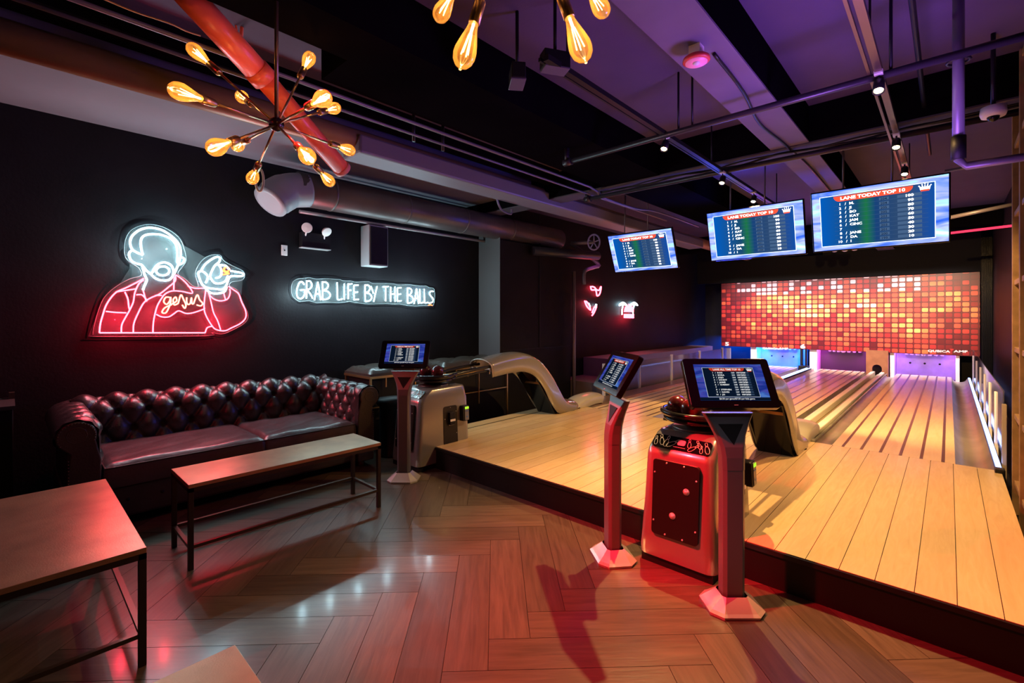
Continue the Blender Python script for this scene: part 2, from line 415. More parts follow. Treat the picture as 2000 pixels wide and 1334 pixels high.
LANEW=wood('lane_maple',(.72,.53,.29),(.80,.62,.37),.25,(.8,7),coat=.15,figure=.8,bump=.01)
STRIPE=mat('lane_dark_stripe',(.05,.022,.010),.3)
LY1=12.95
def lane(x0,x1,label):
    t=thing('bowling_lane',label,'bowling lane',((x0+x1)/2,PY1,0),0,'bowling lanes',True)
    m=MB(); m.box((x0,PY1,.10),(x1,LY1,PZ-.004),2)
    xs=[x0+.084+i*.139 for i in range(6)]; edges=[x0]+xs+[x1]
    for i in range(7):
        a0=edges[i]+(.009 if i else 0); a1=edges[i+1]-(.009 if i<6 else 0)
        g=random.uniform(.94,1.04); m.plank(((a0+a1)/2,(PY1+LY1)/2),(0,(LY1-PY1)/2),((a1-a0)/2,0),PZ,(g,g,g),0,gap=.0002)
    m.build('lane_bed',[LANEW,STRIPE,BLACK],t)
    for xx in xs:
        s_=MB(); s_.box((xx-.011,PY1,PZ-.006),(xx+.011,LY1,PZ+.0012)); s_.build('stripe',STRIPE,t)
    return t
L1=(-.814,.04); L2=(-2.20,-1.35); L3=(-3.50,-2.65)
lane(*L1,'pale striped bowling lane on the right, ending at the violet pin deck')
lane(*L2,'striped bowling lane between the blue lit divider and the cream ball rails')
lane(*L3,'striped bowling lane furthest left, ending at the blue pin deck')
def gutter(x0,x1,label,z=PZ-.055,depth=.035,m=STEEL):
    b=MB(); n=10; rows=[]
    for y in (PY1,LY1+.05):
        rows.append([(x0+(x1-x0)*i/n, y, z-depth*math.sin(PI*i/n)+.05*(abs(2*i/n-1)**6)) for i in range(n+1)])
    b.grid(rows); b.box((x0,PY1,.0),(x1,PY1+.006,z-.03)); 
    o=b.build('lane_gutter',m); return tag(o,label,'gutter','bowling lane gutters')
gutter(.04,.27,'wide steel gutter along the right edge of the right lane')
gutter(-.995,-.814,'steel gutter between the cream ball rails and the right lane')
gutter(-1.35,-1.27,'narrow steel gutter at the right edge of the middle lane')
gutter(-2.34,-2.20,'steel gutter between the blue divider strips and the middle lane')
gutter(-2.65,-2.48,'steel gutter at the right edge of the far left lane')
gutter(-3.62,-3.50,'steel gutter at the left edge of the far left lane')

# ball track between the right and middle lanes
t=thing('ball_return_track','open ball return track with two cream rails between the right lanes','ball return',(-1.13,PY1,0),0,None,True)
CREAM=mat('cream_rail',(.95,.90,.76),.35,coat=.3)
m=MB(); m.box((-1.27,PY1+.3,.08),(-.995,LY1,.135)); m.build('track_bed',mat('track_bed',(.30,.24,.13),.4),t)
for xx in (-1.215,-1.045):
    m=MB(); m.box((xx-.036,5.85,.136),(xx+.036,LY1,PZ+.024)); m.build('rail',CREAM,t,bevel=.012,seg=3)
m=MB(); m.tube([(-.978,5.37,PZ-.012),(-.978,LY1,PZ-.012)],.012); m.box((-.995,5.365,PZ-.05),(-.955,5.42,PZ+.02)); m.build('edge_rail',STEEL,t,bevel=.004)
m=MB(); m.box((-1.145,5.85,.137),(-1.115,LY1,.165)); m.build('centre_guide',mat('guide_olive',(.28,.24,.15),.4),t)

LEDB=glow('led_blue',(.28,.40,1.0),7.0)
def led(x0,y0,y1,label,wd=.026,cat='led strip',z=None,zb=.05):
    z=z or PZ+.012
    t=thing('led_strip',label,cat,(x0,y0,0),0,'blue LED strips along the lanes',True)
    m=MB(); m.box((x0-wd/2-.008,y0,zb),(x0+wd/2+.008,y1,z-.004)); m.build('channel',BLACKMETAL,t)
    m=MB(); m.box((x0-wd/2,y0+.03,z-.004),(x0+wd/2,y1-.02,z+.006)); m.build('diffuser',LEDB,t)
    m=MB(); m.box((x0-wd/2-.014,y0-.06,zb+.01),(x0+wd/2+.014,y0+.03,z+.018)); m.build('end_cap',BLACKMETAL,t,bevel=.006)
led(.293,5.32,12.9,'blue glowing strip beside the far right gutter',.03)
led(-2.445,5.33,12.9,'left of two blue glowing strips between the left lanes',.022)
led(-2.385,5.33,12.9,'right of two blue glowing strips between the left lanes',.014)
led(-4.10,7.0,12.4,'blue glowing strip low beside the left glass rail',.02,z=.36,zb=.335)

# right rail: frosted posts and clear panels
t=thing('glass_rail','low clear panel rail with white posts beside the right gutter','railing',(.34,5.6,0),0,'low glass rails',True)
ys=[5.62,6.5,7.4,8.4,9.5,10.8,12.2]
for i,y in enumerate(ys):
    m=MB(); m.box((.322,y-.03,.05),(.350,y+.03,.70)); m.build('post',mat('rail_tan',(.45,.36,.26),.5) if i==0 else FROST,t,bevel=.004)
m=MB(); m.box((.333,5.70,.24),(.341,12.6,.80)); m.build('clear_panel',CLEARPANEL,t)
# left rail
t=thing('glass_rail','low rail with pale posts along the left side of the far left lane','railing',(-3.95,6.3,0),0,'low glass rails',True)
for y in (6.35,7.5,8.8,10.2,11.6):
    m=MB(); m.box((-3.97,y-.02,.0),(-3.93,y+.02,.69)); m.build('post',FROST,t,bevel=.004)
m=MB(); m.box((-3.953,6.4,.16),(-3.947,12.2,.66)); m.build('clear_panel',CLEARPANEL,t)
m=MB(); m.box((-3.99,5.95,.05),(-3.9,12.6,.17)); m.build('kerb',mat('kerb_wood',(.22,.14,.10),.4),t,bevel=.005)
b=MB(); b.box((-5.05,6.6,.0),(-4.05,12.5,.33)); tag(b.build('side_deck',mat('side_deck_pale',(.22,.16,.18),.5)),'pale low deck behind the left glass rail','deck')
b=MB(); b.box((-5.05,7.4,.33),(-4.5,12.5,.66)); tag(b.build('storage_ledge',mat('side_ledge_pale',(.22,.16,.20),.5)),'pale boxed ledge along the left wall beyond the glass rail','ledge')

# pin deck: masking, dividers, cushions, pins
def mosaic_mat():
    m=bpy.data.materials.new('masking_mosaic'); m.use_nodes=True; nt=m.node_tree; b=nt.nodes['Principled BSDF']; L=nt.links
    N=lambda t: nt.nodes.new(t)
    def M(op,a,b_=None,c=None):
        n=N('ShaderNodeMath'); n.operation=op
        for i,x in enumerate((a,b_,c)):
            if x is None: continue
            if isinstance(x,(int,float)): n.inputs[i].default_value=x
            else: L.new(x,n.inputs[i])
        return n.outputs[0]
    uv=N('ShaderNodeUVMap'); sp=N('ShaderNodeSeparateXYZ'); L.new(uv.outputs[0],sp.inputs[0])
    u=M('MULTIPLY',sp.outputs[0],1/.1215); v=M('MULTIPLY',sp.outputs[1],1/.108)
    fu=M('ABSOLUTE',M('SUBTRACT',M('FRACT',u),.5)); fv=M('ABSOLUTE',M('SUBTRACT',M('FRACT',v),.5))
    # rounded square tile: superellipse distance
    d=M('POWER',M('ADD',M('POWER',M('DIVIDE',fu,.405),5),M('POWER',M('DIVIDE',fv,.385),5)),.2)
    mask=M('LESS_THAN',d,1.0)
    cu=M('FLOOR',u); cv=M('FLOOR',v); cb=N('ShaderNodeCombineXYZ'); L.new(cu,cb.inputs[0]); L.new(cv,cb.inputs[1])
    wn=N('ShaderNodeTexWhiteNoise'); wn.noise_dimensions='2D'; L.new(cb.outputs[0],wn.inputs['Vector'])
    ns=N('ShaderNodeTexNoise'); ns.noise_dimensions='2D'; ns.inputs['Scale'].default_value=.16; ns.inputs['Detail'].default_value=3; L.new(cb.outputs[0],ns.inputs['Vector'])
    # brighter toward a band in the upper part, as printed
    band=M('SUBTRACT',1.0,M('ABSOLUTE',M('MULTIPLY',M('SUBTRACT',sp.outputs[1],1.0),.95)))
    edge=M('MULTIPLY',M('MINIMUM',M('MINIMUM',M('DIVIDE',sp.outputs[0],1.3),M('DIVIDE',M('SUBTRACT',4.87,sp.outputs[0]),.9)),1.0),1.0)
    val=M('ADD',M('ADD',M('MULTIPLY',wn.outputs['Value'],.42),M('MULTIPLY',ns.outputs['Fac'],.62)),M('ADD',M('MULTIPLY',band,.30),M('MULTIPLY',edge,.20)))
    val=M('SUBTRACT',val,.455)
    r=N('ShaderNodeValToRGB'); e=r.color_ramp.elements
    e[0].position=.10; e[0].color=(.10,.006,.012,1); e[1].position=.95; e[1].color=(1,.85,.62,1)
    for p,c in ((.30,(.34,.018,.022,1)),(.46,(.62,.075,.035,1)),(.60,(.80,.19,.055,1)),(.74,(.95,.40,.11,1)),(.85,(1,.66,.34,1))):
        x=e.new(p); x.color=c
    L.new(val,r.inputs['Fac'])
    # top rows turn pale lilac
    tp=N('ShaderNodeMix'); tp.data_type='RGBA'
    topm=M('MULTIPLY',M('GREATER_THAN',sp.outputs[1],1.33),M('MULTIPLY',M('GREATER_THAN',wn.outputs['Value'],.45),M('MULTIPLY',M('GREATER_THAN',sp.outputs[0],.4),M('LESS_THAN',sp.outputs[0],4.0))))
    L.new(topm,tp.inputs[0]); L.new(r.outputs[0],tp.inputs[6]); tp.inputs[7].default_value=(.72,.46,.55,1)
    # background between the tiles, toned unevenly by noise
    bg=N('ShaderNodeValToRGB'); be=bg.color_ramp.elements; be[0].position=.2; be[0].color=(.05,.003,.012,1); be[1].position=.8; be[1].color=(.11,.010,.014,1); L.new(ns.outputs['Fac'],bg.inputs['Fac'])
    mx=N('ShaderNodeMix'); mx.data_type='RGBA'; L.new(mask,mx.inputs[0]); L.new(bg.outputs[0],mx.inputs[6]); L.new(tp.outputs[2],mx.inputs[7])
    L.new(mx.outputs[2],b.inputs['Base Color']); b.inputs['Roughness'].default_value=.35
    return m
MOS=mosaic_mat()
t=thing('masking_unit','wide red and orange mosaic masking banner hung above the pin decks','banner',(-2.0,12.93,.6),0,None,True)
MX0,MX1,MZ0,MZ1=-4.43,.445,.645,2.30
def mask_panel(x0,x1,name):
    m=MB(); n=24; rows=[]
    m.add([(x0,12.93,MZ0),(x1,12.93,MZ0),(x1,12.93,MZ1),(x0,12.93,MZ1)],[(0,1,2,3)]); m.uv[0]=[(x0-MX0,0),(x1-MX0,0),(x1-MX0,MZ1-MZ0),(x0-MX0,MZ1-MZ0)]
    m.box((x0,12.931,MZ0),(x1,12.97,MZ1),1)
    return m.build(name,[MOS,BLACK],t)
SEAM=-3.12
PX=lambda p,y: at(p,y,Y=12.925)
seamx=PX(1563,600).x
p1=mask_panel(MX0,seamx-.004,'mosaic_panel'); p2=mask_panel(seamx+.004,MX1,'mosaic_panel')
PRINTW=mat('printed_white',(.85,.80,.80),.5)
def put_text(body,px,py,h,nm,par,sx=1.0,align='LEFT',bold=.03):
    p=PX(px,py); m=MB(); add_text(m,body,frame((p.x,12.926,p.z),(1,0,0),(0,0,1),(0,-1,0)),h,0,align,bold,sx); m.build(nm,PRINTW,par)
put_text('QUBICA',1489,681.5,.062,'logo_lettering',p1,1.55); put_text('AMF',1521,682,.062,'logo_lettering',p1,1.75)
put_text('QUBICA',1812,687,.062,'logo_lettering',p2,1.45); put_text('AMF',1863,688,.062,'logo_lettering',p2,1.65)
put_text('5',1416,675,.13,'lane_number',p1,1.6,bold=.05); put_text('6',1563,680,.13,'lane_number',p2,1.6,bold=.05)
for px_,par in ((1518,p1),(1859,p2)):
    p=PX(px_,679.5 if px_<1600 else 684.5); m=MB(); m.add([(p.x-.03,12.926,p.z+.03),(p.x+.03,12.926,p.z+.03),(p.x,12.926,p.z-.01)],[(0,1,2)]); m.build('logo_mark',mat('print_red',(.8,.02,.02),.5),par)

PITV=mat('pit_cushion_violet',(.55,.50,.70),.5,noise=.15,nscale=6); PITB=mat('pit_cushion_dark',(.10,.07,.11),.35); KICK=mat('kickback_white',(.80,.74,.80),.45)
def pitside(x0,x1,label,m=KICK):
    b=MB(); b.box((x0,12.97,.1),(x1,13.58,.72)); tag(b.build('pit_divider',m,bevel=.006),label,'divider')
pitside(.10,.16,'white pit side board right of the right lane')
pitside(-.93,-.855,'white pit side board left of the right lane')
pitside(-2.42,-2.27,'white pit side board left of the middle lane')
pitside(-3.72,-3.58,'pale pit side board left of the far left lane')
t=thing('ball_return_block','brown wooden pit block with an arched ball opening between the right lanes','ball return',(-1.14,12.9,0),0,None,True)
m=MB(); arch=[(-.19,.0),(-.085,.0),(-.085,.17)]+[(.085*math.cos(PI-PI*i/12),.17+.085*math.sin(PI-PI*i/12)) for i in range(13)]+[(.085,.17),(.085,0),(.19,0),(.19,.56),(-.19,.56)]
m.prism(arch,frame((-1.14,12.98,.13),(1,0,0),(0,0,1)),.15); m.build('block',mat('pit_block_wood',(.25,.10,.045),.5,noise=.2,nscale=6),t)
m=MB(); m.box((-1.24,13.13,.12),(-1.04,13.14,.42)); m.build('opening_back',BLACK,t)
for x0,x1,mm,lb in ((L1[0]-.04,.10,PITV,'violet lit pit cushion with buttons behind the right lane'),(L2[0]-.07,L2[1]+.02,PITB,'dark magenta lit pit cushion behind the middle lane'),(L3[0]-.08,L3[1]+.05,PITV,'blue lit pit cushion behind the far left lane')):
    t=thing('pit_cushion',lb,'cushion',((x0+x1)/2,13.45,.12),0,'pit cushions',True)
    m=MB(); m.box((x0,13.4,.10),(x1,13.47,.62)); m.build('pad',mm,t,bevel=.01)
    for k in range(3 if mm is PITV else 0):
        m=MB(); m.sphere((x0+(x1-x0)*(k+1)/4,13.397,.42),.02); m.build('button',BLACK,t)
PINW=mat('pin_white',(.85,.82,.78),.25,coat=.5)
prof=[(0,0),(.026,0),(.030,.01),(.045,.055),(.0575,.11),(.054,.15),(.035,.21),(.023,.25),(.024,.275),(.031,.31),(.030,.34),(.018,.365),(0,.372)]
pinproto=None; pn=0
for nm,(x0,x1) in (('right',L1),('middle',L2),('far left',L3)):
    cx=(x0+x1)/2; rows=[(0,[0]),(1,[-.5,.5]),(2,[-1,0,1]),(3,[-1.5,-.5,.5,1.5])]
    names={0:['front pin'],1:['left of the second row','right of the second row'],2:['left end of the third row','centre of the third row','right end of the third row'],3:['far left of the back row','inner left of the back row','inner right of the back row','far right of the back row']}
    for r,xs in rows:
        for k,xx in enumerate(xs):
            if pinproto is None:
                root=thing('bowling_pin','','bowling pin'); m=MB(); m.lathe(prof,None,16); m.build('pin_body',PINW,root)
                m=MB(); m.lathe([(.0285,.245),(.0245,.250),(.0245,.262),(.026,.267)],None,16); m.build('neck_stripe',mat('pin_red',(.6,.02,.02),.3),root); pinproto=root; o=root
            else: o=dup(pinproto,(0,0,0),0)
            o.location=(cx+xx*.19,13.06+r*.075,.60); o['label']='white bowling pin hung over the %s lane, %s'%(nm,names[r][k]); o['group']='bowling pins over the %s lane'%nm
t=thing('pin_column','black post at the edge of the blue pin deck','post',(-2.53,12.9,0),0,None,True)
m=MB(); m.box((-2.60,12.9,.2),(-2.55,13.0,.66)); m.box((-2.50,12.9,.2),(-2.46,13.0,.66)); m.build('uprights',BLACK,t)
m=MB(); m.box((-2.63,12.84,.15),(-2.43,13.0,.26)); m.build('foot',BLACK,t,bevel=.01)
# dark curtain column right of the masking
b=MB(); pts=[]; n=60
for i in range(n+1):
    x=.46+.155*i/n; pts.append((x,12.85+.02*math.sin(i*.9)))
b.grid([[(x,y,.0) for x,y in pts],[(x,y,SLAB) for x,y in pts]]); 
tag(b.build('curtain',mat('gloss_black_curtain',(.010,.010,.012),.25)),'glossy black curtain filling the gap right of the mosaic banner','curtain')

# ================================================================= BALL RETURNS
ARTW=mat('art_white',(.85,.80,.78),.4)
def ball_return(cx, label, small=False):
    y0,y1=2.56,3.17; x0,x1=cx-.205,cx+.205
    t=thing('ball_return',label,'ball return',(cx,2.86,0),0,'ball returns with round ball racks',True)
    # body: rings of a rounded rectangle, tapering upward, front top edge chamfered
    def ring(z,xa,xb,ya,yb,r=.05,n=5):
        o=[]
        for (qx,qy,a0) in ((xb-r,yb-r,0),(xa+r,yb-r,PI/2),(xa+r,ya+r,PI),(xb-r,ya+r,3*PI/2)):
            for i in range(n+1): th=a0+PI/2*i/n; o.append((qx+r*math.cos(th),qy+r*math.sin(th),z))
        return o
    m=MB(); R=[ring(.05,x0-.015,x1+.015,y0-.03,y1),ring(.09,x0-.016,x1+.016,y0-.032,y1),ring(.3,x0-.006,x1+.006,y0-.012,y1),ring(.62,x0+.006,x1-.006,y0+.012,y1-.01),
       ring(.655,x0+.010,x1-.010,y0+.028,y1-.02),ring(.725,x0+.022,x1-.022,y0+.108,y1-.03),ring(.742,x0+.032,x1-.032,y0+.135,y1-.04),ring(.745,x0+.06,x1-.06,y0+.16,y1-.07)]
    R=[r_+[r_[0]] for r_ in R]; m.grid(R); m.f.append(tuple(len(m.v)-len(R[0])+i for i in range(len(R[0])-1))); m.mi.append(0); m.sm.append(False)
    body=m.build('body',SILVER,t)
    m=MB(); m.box((x0,y0-.015,0),(x1,y1-.02,.055)); m.build('plinth',BLACK,t)
    # front access panel with screws and locks
    tilt=Vector((0,.034,.53)).normalized()
    F=frame((cx,y0-.022,.13),(1,0,0),tilt)
    m=MB(); rr=.02
    def rrect(w,h,r,n=5,x=0,y=0):
        o=[]
        for (qx,qy,a0) in ((w/2-r,h/2-r,0),(-w/2+r,h/2-r,PI/2),(-w/2+r,-h/2+r,PI),(w/2-r,-h/2+r,3*PI/2)):
            for i in range(n+1): th=a0+PI/2*i/n; o.append((x+qx+r*math.cos(th),y+qy+r*math.sin(th)))
        return o
    m.prism(rrect(.265,.42,.018,y=.265),F@Matrix.Translation((0,0,-.008)),.03); fp=m.build('front_panel',mat('panel_black',(.008,.006,.006),.4),t)
    for sx_,sy_ in ((-.12,.13),(-.12,.40),(.12,.13),(.12,.40),(-.05,.463),(.05,.463),(-.05,.067),(.05,.067)):
        m=MB(); m.sphere(F@Vector((sx_,sy_,.024)),.0055,10); m.build('screw',SCREWM,fp)
    for sx_,sy_ in ((.065,.33),(-.01,.18)):
        m=MB(); m.lathe([(.018,0),(.018,.004),(.010,.005),(.010,.012),(0,.013)],F@Matrix.Translation((sx_,sy_,.021))); m.build('lock',SCREWM,fp)
    # sloped artwork plate with pins drawn on it
    P0=Vector((cx,y0+.030,.6605)); up=Vector((0,.080,.070)).normalized(); A=frame(P0,(1,0,0),up)
    m=MB(); m.prism(rrect(.335,.088,.02,y=.048),A@Matrix.Translation((0,0,-.004)),.0085); ap=m.build('art_plate',GLOSSBLACK,t)
    m=MB(); rnd=random.Random(3)
    def pinline(x,y,ang,s):
        pr=[(0,-.5),(.10,-.48),(.16,-.25),(.13,.0),(.06,.2),(.09,.36),(.06,.47),(0,.5)]
        pts=[(a_,b_) for a_,b_ in pr]+[(-a_,b_) for a_,b_ in pr[::-1][1:-1]]
        c,s_=math.cos(ang),math.sin(ang)
        m.tube([A@Vector((x+(a_*c-b_*s_)*s,y+(a_*s_+b_*c)*s,.0060)) for a_,b_ in pts],.0013,5,closed=True)
        for q in (.14,.2): m.tube([A@Vector((x+(k*c-q*s_)*s,y+(k*s_+q*c)*s,.0060)) for k in (-.07,.07)],.0013,5)
    for (x_,y_,an,s_) in ((-.150,.045,.2,.06),(-.118,.055,.35,.075),(-.085,.05,-.1,.075),(-.045,.045,-.9,.085),(.045,.06,.2,.06),(.075,.035,-.8,.07),(.098,.062,.6,.06),(.118,.035,.2,.05),(.145,.05,.4,.075)):
        pinline(x_,y_,an,s_)
    m.prism(rrect(.045,.035,.01,x=0.0,y=.055),A@Matrix.Translation((0,0,.0045)),.001)
    m.tube([A@Vector((-.04,.022,.0056)),A@Vector((.03,.022,.0056))],.0013,5)
    m.build('pin_artwork',ARTW,ap)
    # right side: service hatch and card reader
    G=frame((x1+.012,y0+.36,.14),(0,1,0),Vector((-.03,0,.6)).normalized())
    m=MB(); m.prism(rrect(.17,.40,.025,y=.22),G@Matrix.Translation((0,0,-.012)),.02); sp_=m.build('side_hatch',mat('panel_black',(.008,.006,.006),.4),t)
    for sx_,sy_ in ((0,.405),(0,.035),(-.07,.3),(.07,.15),(-.07,.06),(.07,.36)):
        m=MB(); m.sphere(G@Vector((sx_,sy_,.01)),.0045,8); m.build('screw',SCREWM,sp_)
    m=MB(); m.prism(rrect(.06,.12,.008,y=.30),G@Matrix.Translation((0,0,.006)),.035); m.build('hatch_box',BLACK,sp_,bevel=.003)
    m=MB(); m.prism(rrect(.062,.02,.003,y=.285),G@Matrix.Translation((0,0,.042)),.004); m.prism(rrect(.062,.01,.003,y=.24),G@Matrix.Translation((0,0,.020)),.004); m.build('slot_plate',WHITE,sp_)
    t2=MB(); t2.prism(rrect(.08,.15,.012,x=.16,y=.33),G@Matrix.Translation((0,0,.0)),.055); rd=t2.build('card_reader',BLACK,t,bevel=.004)
    t2=MB(); t2.prism(rrect(.05,.135,.006,x=.168,y=.33),G@Matrix.Translation((0,0,.0555)),.004); t2.build('reader_face',mat('reader_grey',(.16,.16,.20),.3),rd)
    t2=MB(); t2.prism(rrect(.048,.022,.003,x=.168,y=.382),G@Matrix.Translation((0,0,.060)),.002); t2.build('reader_display',glow('reader_green',(.42,.85,.03),1.3),rd)
    t2=MB()
    for k in range(3): t2.prism(rrect(.011,.008,.002,x=.154+.014*k,y=.352),G@Matrix.Translation((0,0,.060)),.002)
    t2.prism(rrect(.018,.014,.004,x=.168,y=.295),G@Matrix.Translation((0,0,.060)),.002); t2.build('reader_keys',mat('reader_key_blue',(.05,.15,.5),.3),rd)
    # top turntable and rack
    ry=2.87; rz=.835
    m=MB(); m.lathe([(.0,.0),(.145,.0),(.150,.008),(.140,.016),(.09,.018),(.085,.03),(.05,.034),(.045,.075),(.0,.078)],Matrix.Translation((cx,ry,.744))); m.build('turntable',mat('turntable_grey',(.12,.11,.10),.3,.4),t)
    m=MB(); m.lathe([(.0,.0),(.13,.0),(.185,.012),(.20,.03),(.196,.034),(.18,.02),(.0,.012)],Matrix.Translation((cx,ry,rz-.035))); m.build('ball_tray',BLACKMETAL,t)
    pts=[]; Rr=.205
    for i in range(25):
        th=math.radians(55)-math.radians(290)*i/24; pts.append((cx+Rr*math.cos(th),ry+Rr*math.sin(th),rz+.01))
    pa=[(cx+.135,3.62,rz+.055),(cx+.13,3.4,rz+.045),(cx+.125,3.15,rz+.02)]; pb=[(cx-.125,3.15,rz+.02),(cx-.13,3.4,rz+.045),(cx-.135,3.62,rz+.055)]
    m=MB(); m.tube(smoothpath(pa+pts+pb,2),.017,12); m.build('upper_rail',mat('rail_black',(.022,.02,.02),.18,.3),t)
    m=MB(); m.tube(smoothpath([(p[0]*.88+cx*.12,p[1]*.9+ry*.1,p[2]-.045) for p in pa]+[(cx+(p[0]-cx)*.93,ry+(p[1]-ry)*.93,rz-.028) for p in pts]+[(p[0]*.88+cx*.12,p[1]*.9+ry*.1,p[2]-.045) for p in pb],2),.011,10); m.build('lower_rail',mat('rail_black',(.022,.02,.02),.18,.3),t)
    for sgn in (-1,1):
        m=MB(); m.tube([(cx+sgn*.05,3.02,rz-.015),(cx+sgn*.05,3.6,rz+.02)],.009,8); m.build('support_rod',BRASS,t)
    m=MB(); m.box((cx-.15,3.52,rz+.0),(cx+.15,3.545,rz+.03)); m.build('cross_bar',STEEL,t,bevel=.003)
    return t
ball_return(-1.12,'ball return in the foreground, its silver cabinet turned red by the light')
ball_return(-3.745,'ball return with silver cabinet beside the sofa end')

def hood(cx,label):
    t=thing('ball_return_hood',label,'ball return',(cx,4.6,PZ),0,'ball return hoods',True)
    path=smoothpath([(0,3.52,.885),(0,3.8,.925),(0,4.08,.935),(0,4.33,.86),(0,4.55,.68),(0,4.72,.47),(0,4.88,.30),(0,5.12,.245)],5)
    def shell(path,wf,hf,th=.012,arcf=.075):
        outer=[];
        for i,p in enumerate(path):
            tg=(path[min(i+1,len(path)-1)]-path[max(i-1,0)]).normalized(); nn=Vector((0,-tg.z,tg.y))
            if nn.z<0: nn=-nn
            s_=i/(len(path)-1); w_=wf(s_); h_=hf(s_); row=[]
            pr=[(-w_,-h_),(-w_,-h_*.5)]+[(-w_*math.cos(PI*k/14),arcf*math.sin(PI*k/14)) for k in range(15)]+[(w_,-h_*.5),(w_,-h_)]
            for a_,b_ in pr: row.append(Vector((cx+a_,p.y,p.z))+nn*b_)
            if p.y<5.35:
                for q in row: q.z=max(q.z,PZ+.001)
            outer.append(row)
        return outer
    m=MB(); o=shell(path,lambda s:.17-.0*s,lambda s:.11+.09*min(1,s*1.5)*(1-max(0,s-.75)*3.2)); m.grid(o)
    hd=m.build('arched_cover',SILVER,t); sol=hd.modifiers.new('shell','SOLIDIFY'); sol.thickness=.010; sol.offset=-1
    m=MB()
    for i in (0,):
        m.tube([p for p in o[0]],.008,6)
    m.build('cover_rim',STEEL,hd)
    # dark inner lift panels between approach and cover
    for sg in (-1,1):
        m=MB(); pl=[(4.35,.74),(4.62,.50),(4.86,PZ),(4.70,PZ),(4.45,.48),(4.28,.70)]
        m.prism([(y,z) for y,z in pl],frame((cx+sg*.145-.006,0,0),(0,1,0),(0,0,1)),.012); m.build('lift_side',GLOSSBLACK,t)
    m=MB(); m.add([(cx-.14,4.42,.60),(cx+.14,4.42,.60),(cx+.14,4.66,PZ),(cx-.14,4.66,PZ)],[(0,1,2,3)]); m.add([(cx-.14,4.43,.60),(cx+.14,4.43,.60),(cx+.14,4.67,PZ),(cx-.14,4.67,PZ)],[(3,2,1,0)])
    m.add([(cx-.14,4.40,.60),(cx+.14,4.40,.60),(cx+.14,4.43,.62),(cx-.14,4.43,.62)],[(0,1,2,3)],1); m.build('lift_panel',[GLOSSBLACK,BRASS],t)
    # low exit cover on the track
    pth=[Vector((0,5.02,.245)),Vector((0,5.15,.225)),Vector((0,5.28,.255)),Vector((0,5.42,.285)),Vector((0,5.6,.295)),Vector((0,5.74,.29)),Vector((0,5.80,.265))]
    m=MB(); o=shell(smoothpath(pth,4),lambda s:.145,lambda s:.085,arcf=.05); m.grid(o); m.f.append(tuple(len(m.v)-len(o[0])+i for i in range(len(o[0])))); m.mi.append(0); m.sm.append(False)
    m.build('exit_cover',mat('exit_cover_cream',(.55,.50,.40),.3,.1,coat=.4),t)
    return t
hood(-1.135,'arched silver ball return hood behind the foreground ball return')
hood(-3.745,'arched silver ball return hood near the black left wall')
b=MB(); b.box((-3.90,5.35,.03),(-3.62,12.9,.20)); tag(b.build('track_cover',mat('track_cover_brown',(.20,.13,.09),.35,coat=.3),bevel=.01),'brown track cover running beside the far left lane','ball return')

# bowling balls
bp=None
def ball(p,label):
    global bp
    if bp is None:
        bp=thing('bowling_ball','','bowling ball'); m=MB(); m.sphere((0,0,.062),.062,32); m.build('ball_shell',BALL,bp); o=bp
    else: o=dup(bp,(0,0,0),0)
    o.location=p; o['label']=label; o['group']='small bowling balls on the racks'
zb=.818
ball((-1.215,2.80,zb),'left red bowling ball on the foreground rack')
ball((-1.105,2.735,zb),'front red bowling ball on the foreground rack, half hidden by the kiosk screen')
ball((-1.115,2.89,zb),'rear red bowling ball on the foreground rack')
ball((-3.825,2.84,zb),'left red bowling ball on the rack beside the sofa')
ball((-3.70,2.89,zb),'right red bowling ball on the rack beside the sofa')

# ================================================================= SCREENS
def scr_bg(name, s):
    m=bpy.data.materials.new(name); m.use_nodes=True; nt=m.node_tree; nt.nodes.remove(nt.nodes['Principled BSDF']); L=nt.links
    tc=nt.nodes.new('ShaderNodeTexCoord'); mp=nt.nodes.new('ShaderNodeMapping'); mp.inputs['Scale'].default_value=(1.1,.3,3.2); L.new(tc.outputs['Generated'],mp.inputs[0])
    n=nt.nodes.new('ShaderNodeTexNoise'); n.inputs['Scale'].default_value=1.6; n.inputs['Detail'].default_value=3; n.inputs['Distortion'].default_value=1.2; L.new(mp.outputs[0],n.inputs['Vector'])
    r=nt.nodes.new('ShaderNodeValToRGB'); e=r.color_ramp.elements; e[0].position=.33; e[0].color=((.02,.08,.60,1) if 'tv' in name else (.01,.03,.30,1)); e[1].position=.72; e[1].color=((.55,.85,1.0,1) if 'tv' in name else (.10,.25,.75,1))
    for p,c in (((.43,(.12,.20,.85,1)),(.52,(.30,.33,.92,1)),(.60,(.25,.55,1,1))) if 'tv' in name else ((.43,(.03,.06,.45,1)),(.52,(.08,.08,.5,1)),(.60,(.05,.14,.6,1)))): x=e.new(p); x.color=c
    em=nt.nodes.new('ShaderNodeEmission'); em.inputs[1].default_value=s; L.new(n.outputs['Fac'],r.inputs['Fac']); L.new(r.outputs[0],em.inputs[0]); L.new(em.outputs[0],nt.nodes['Material Output'].inputs[0]); return m
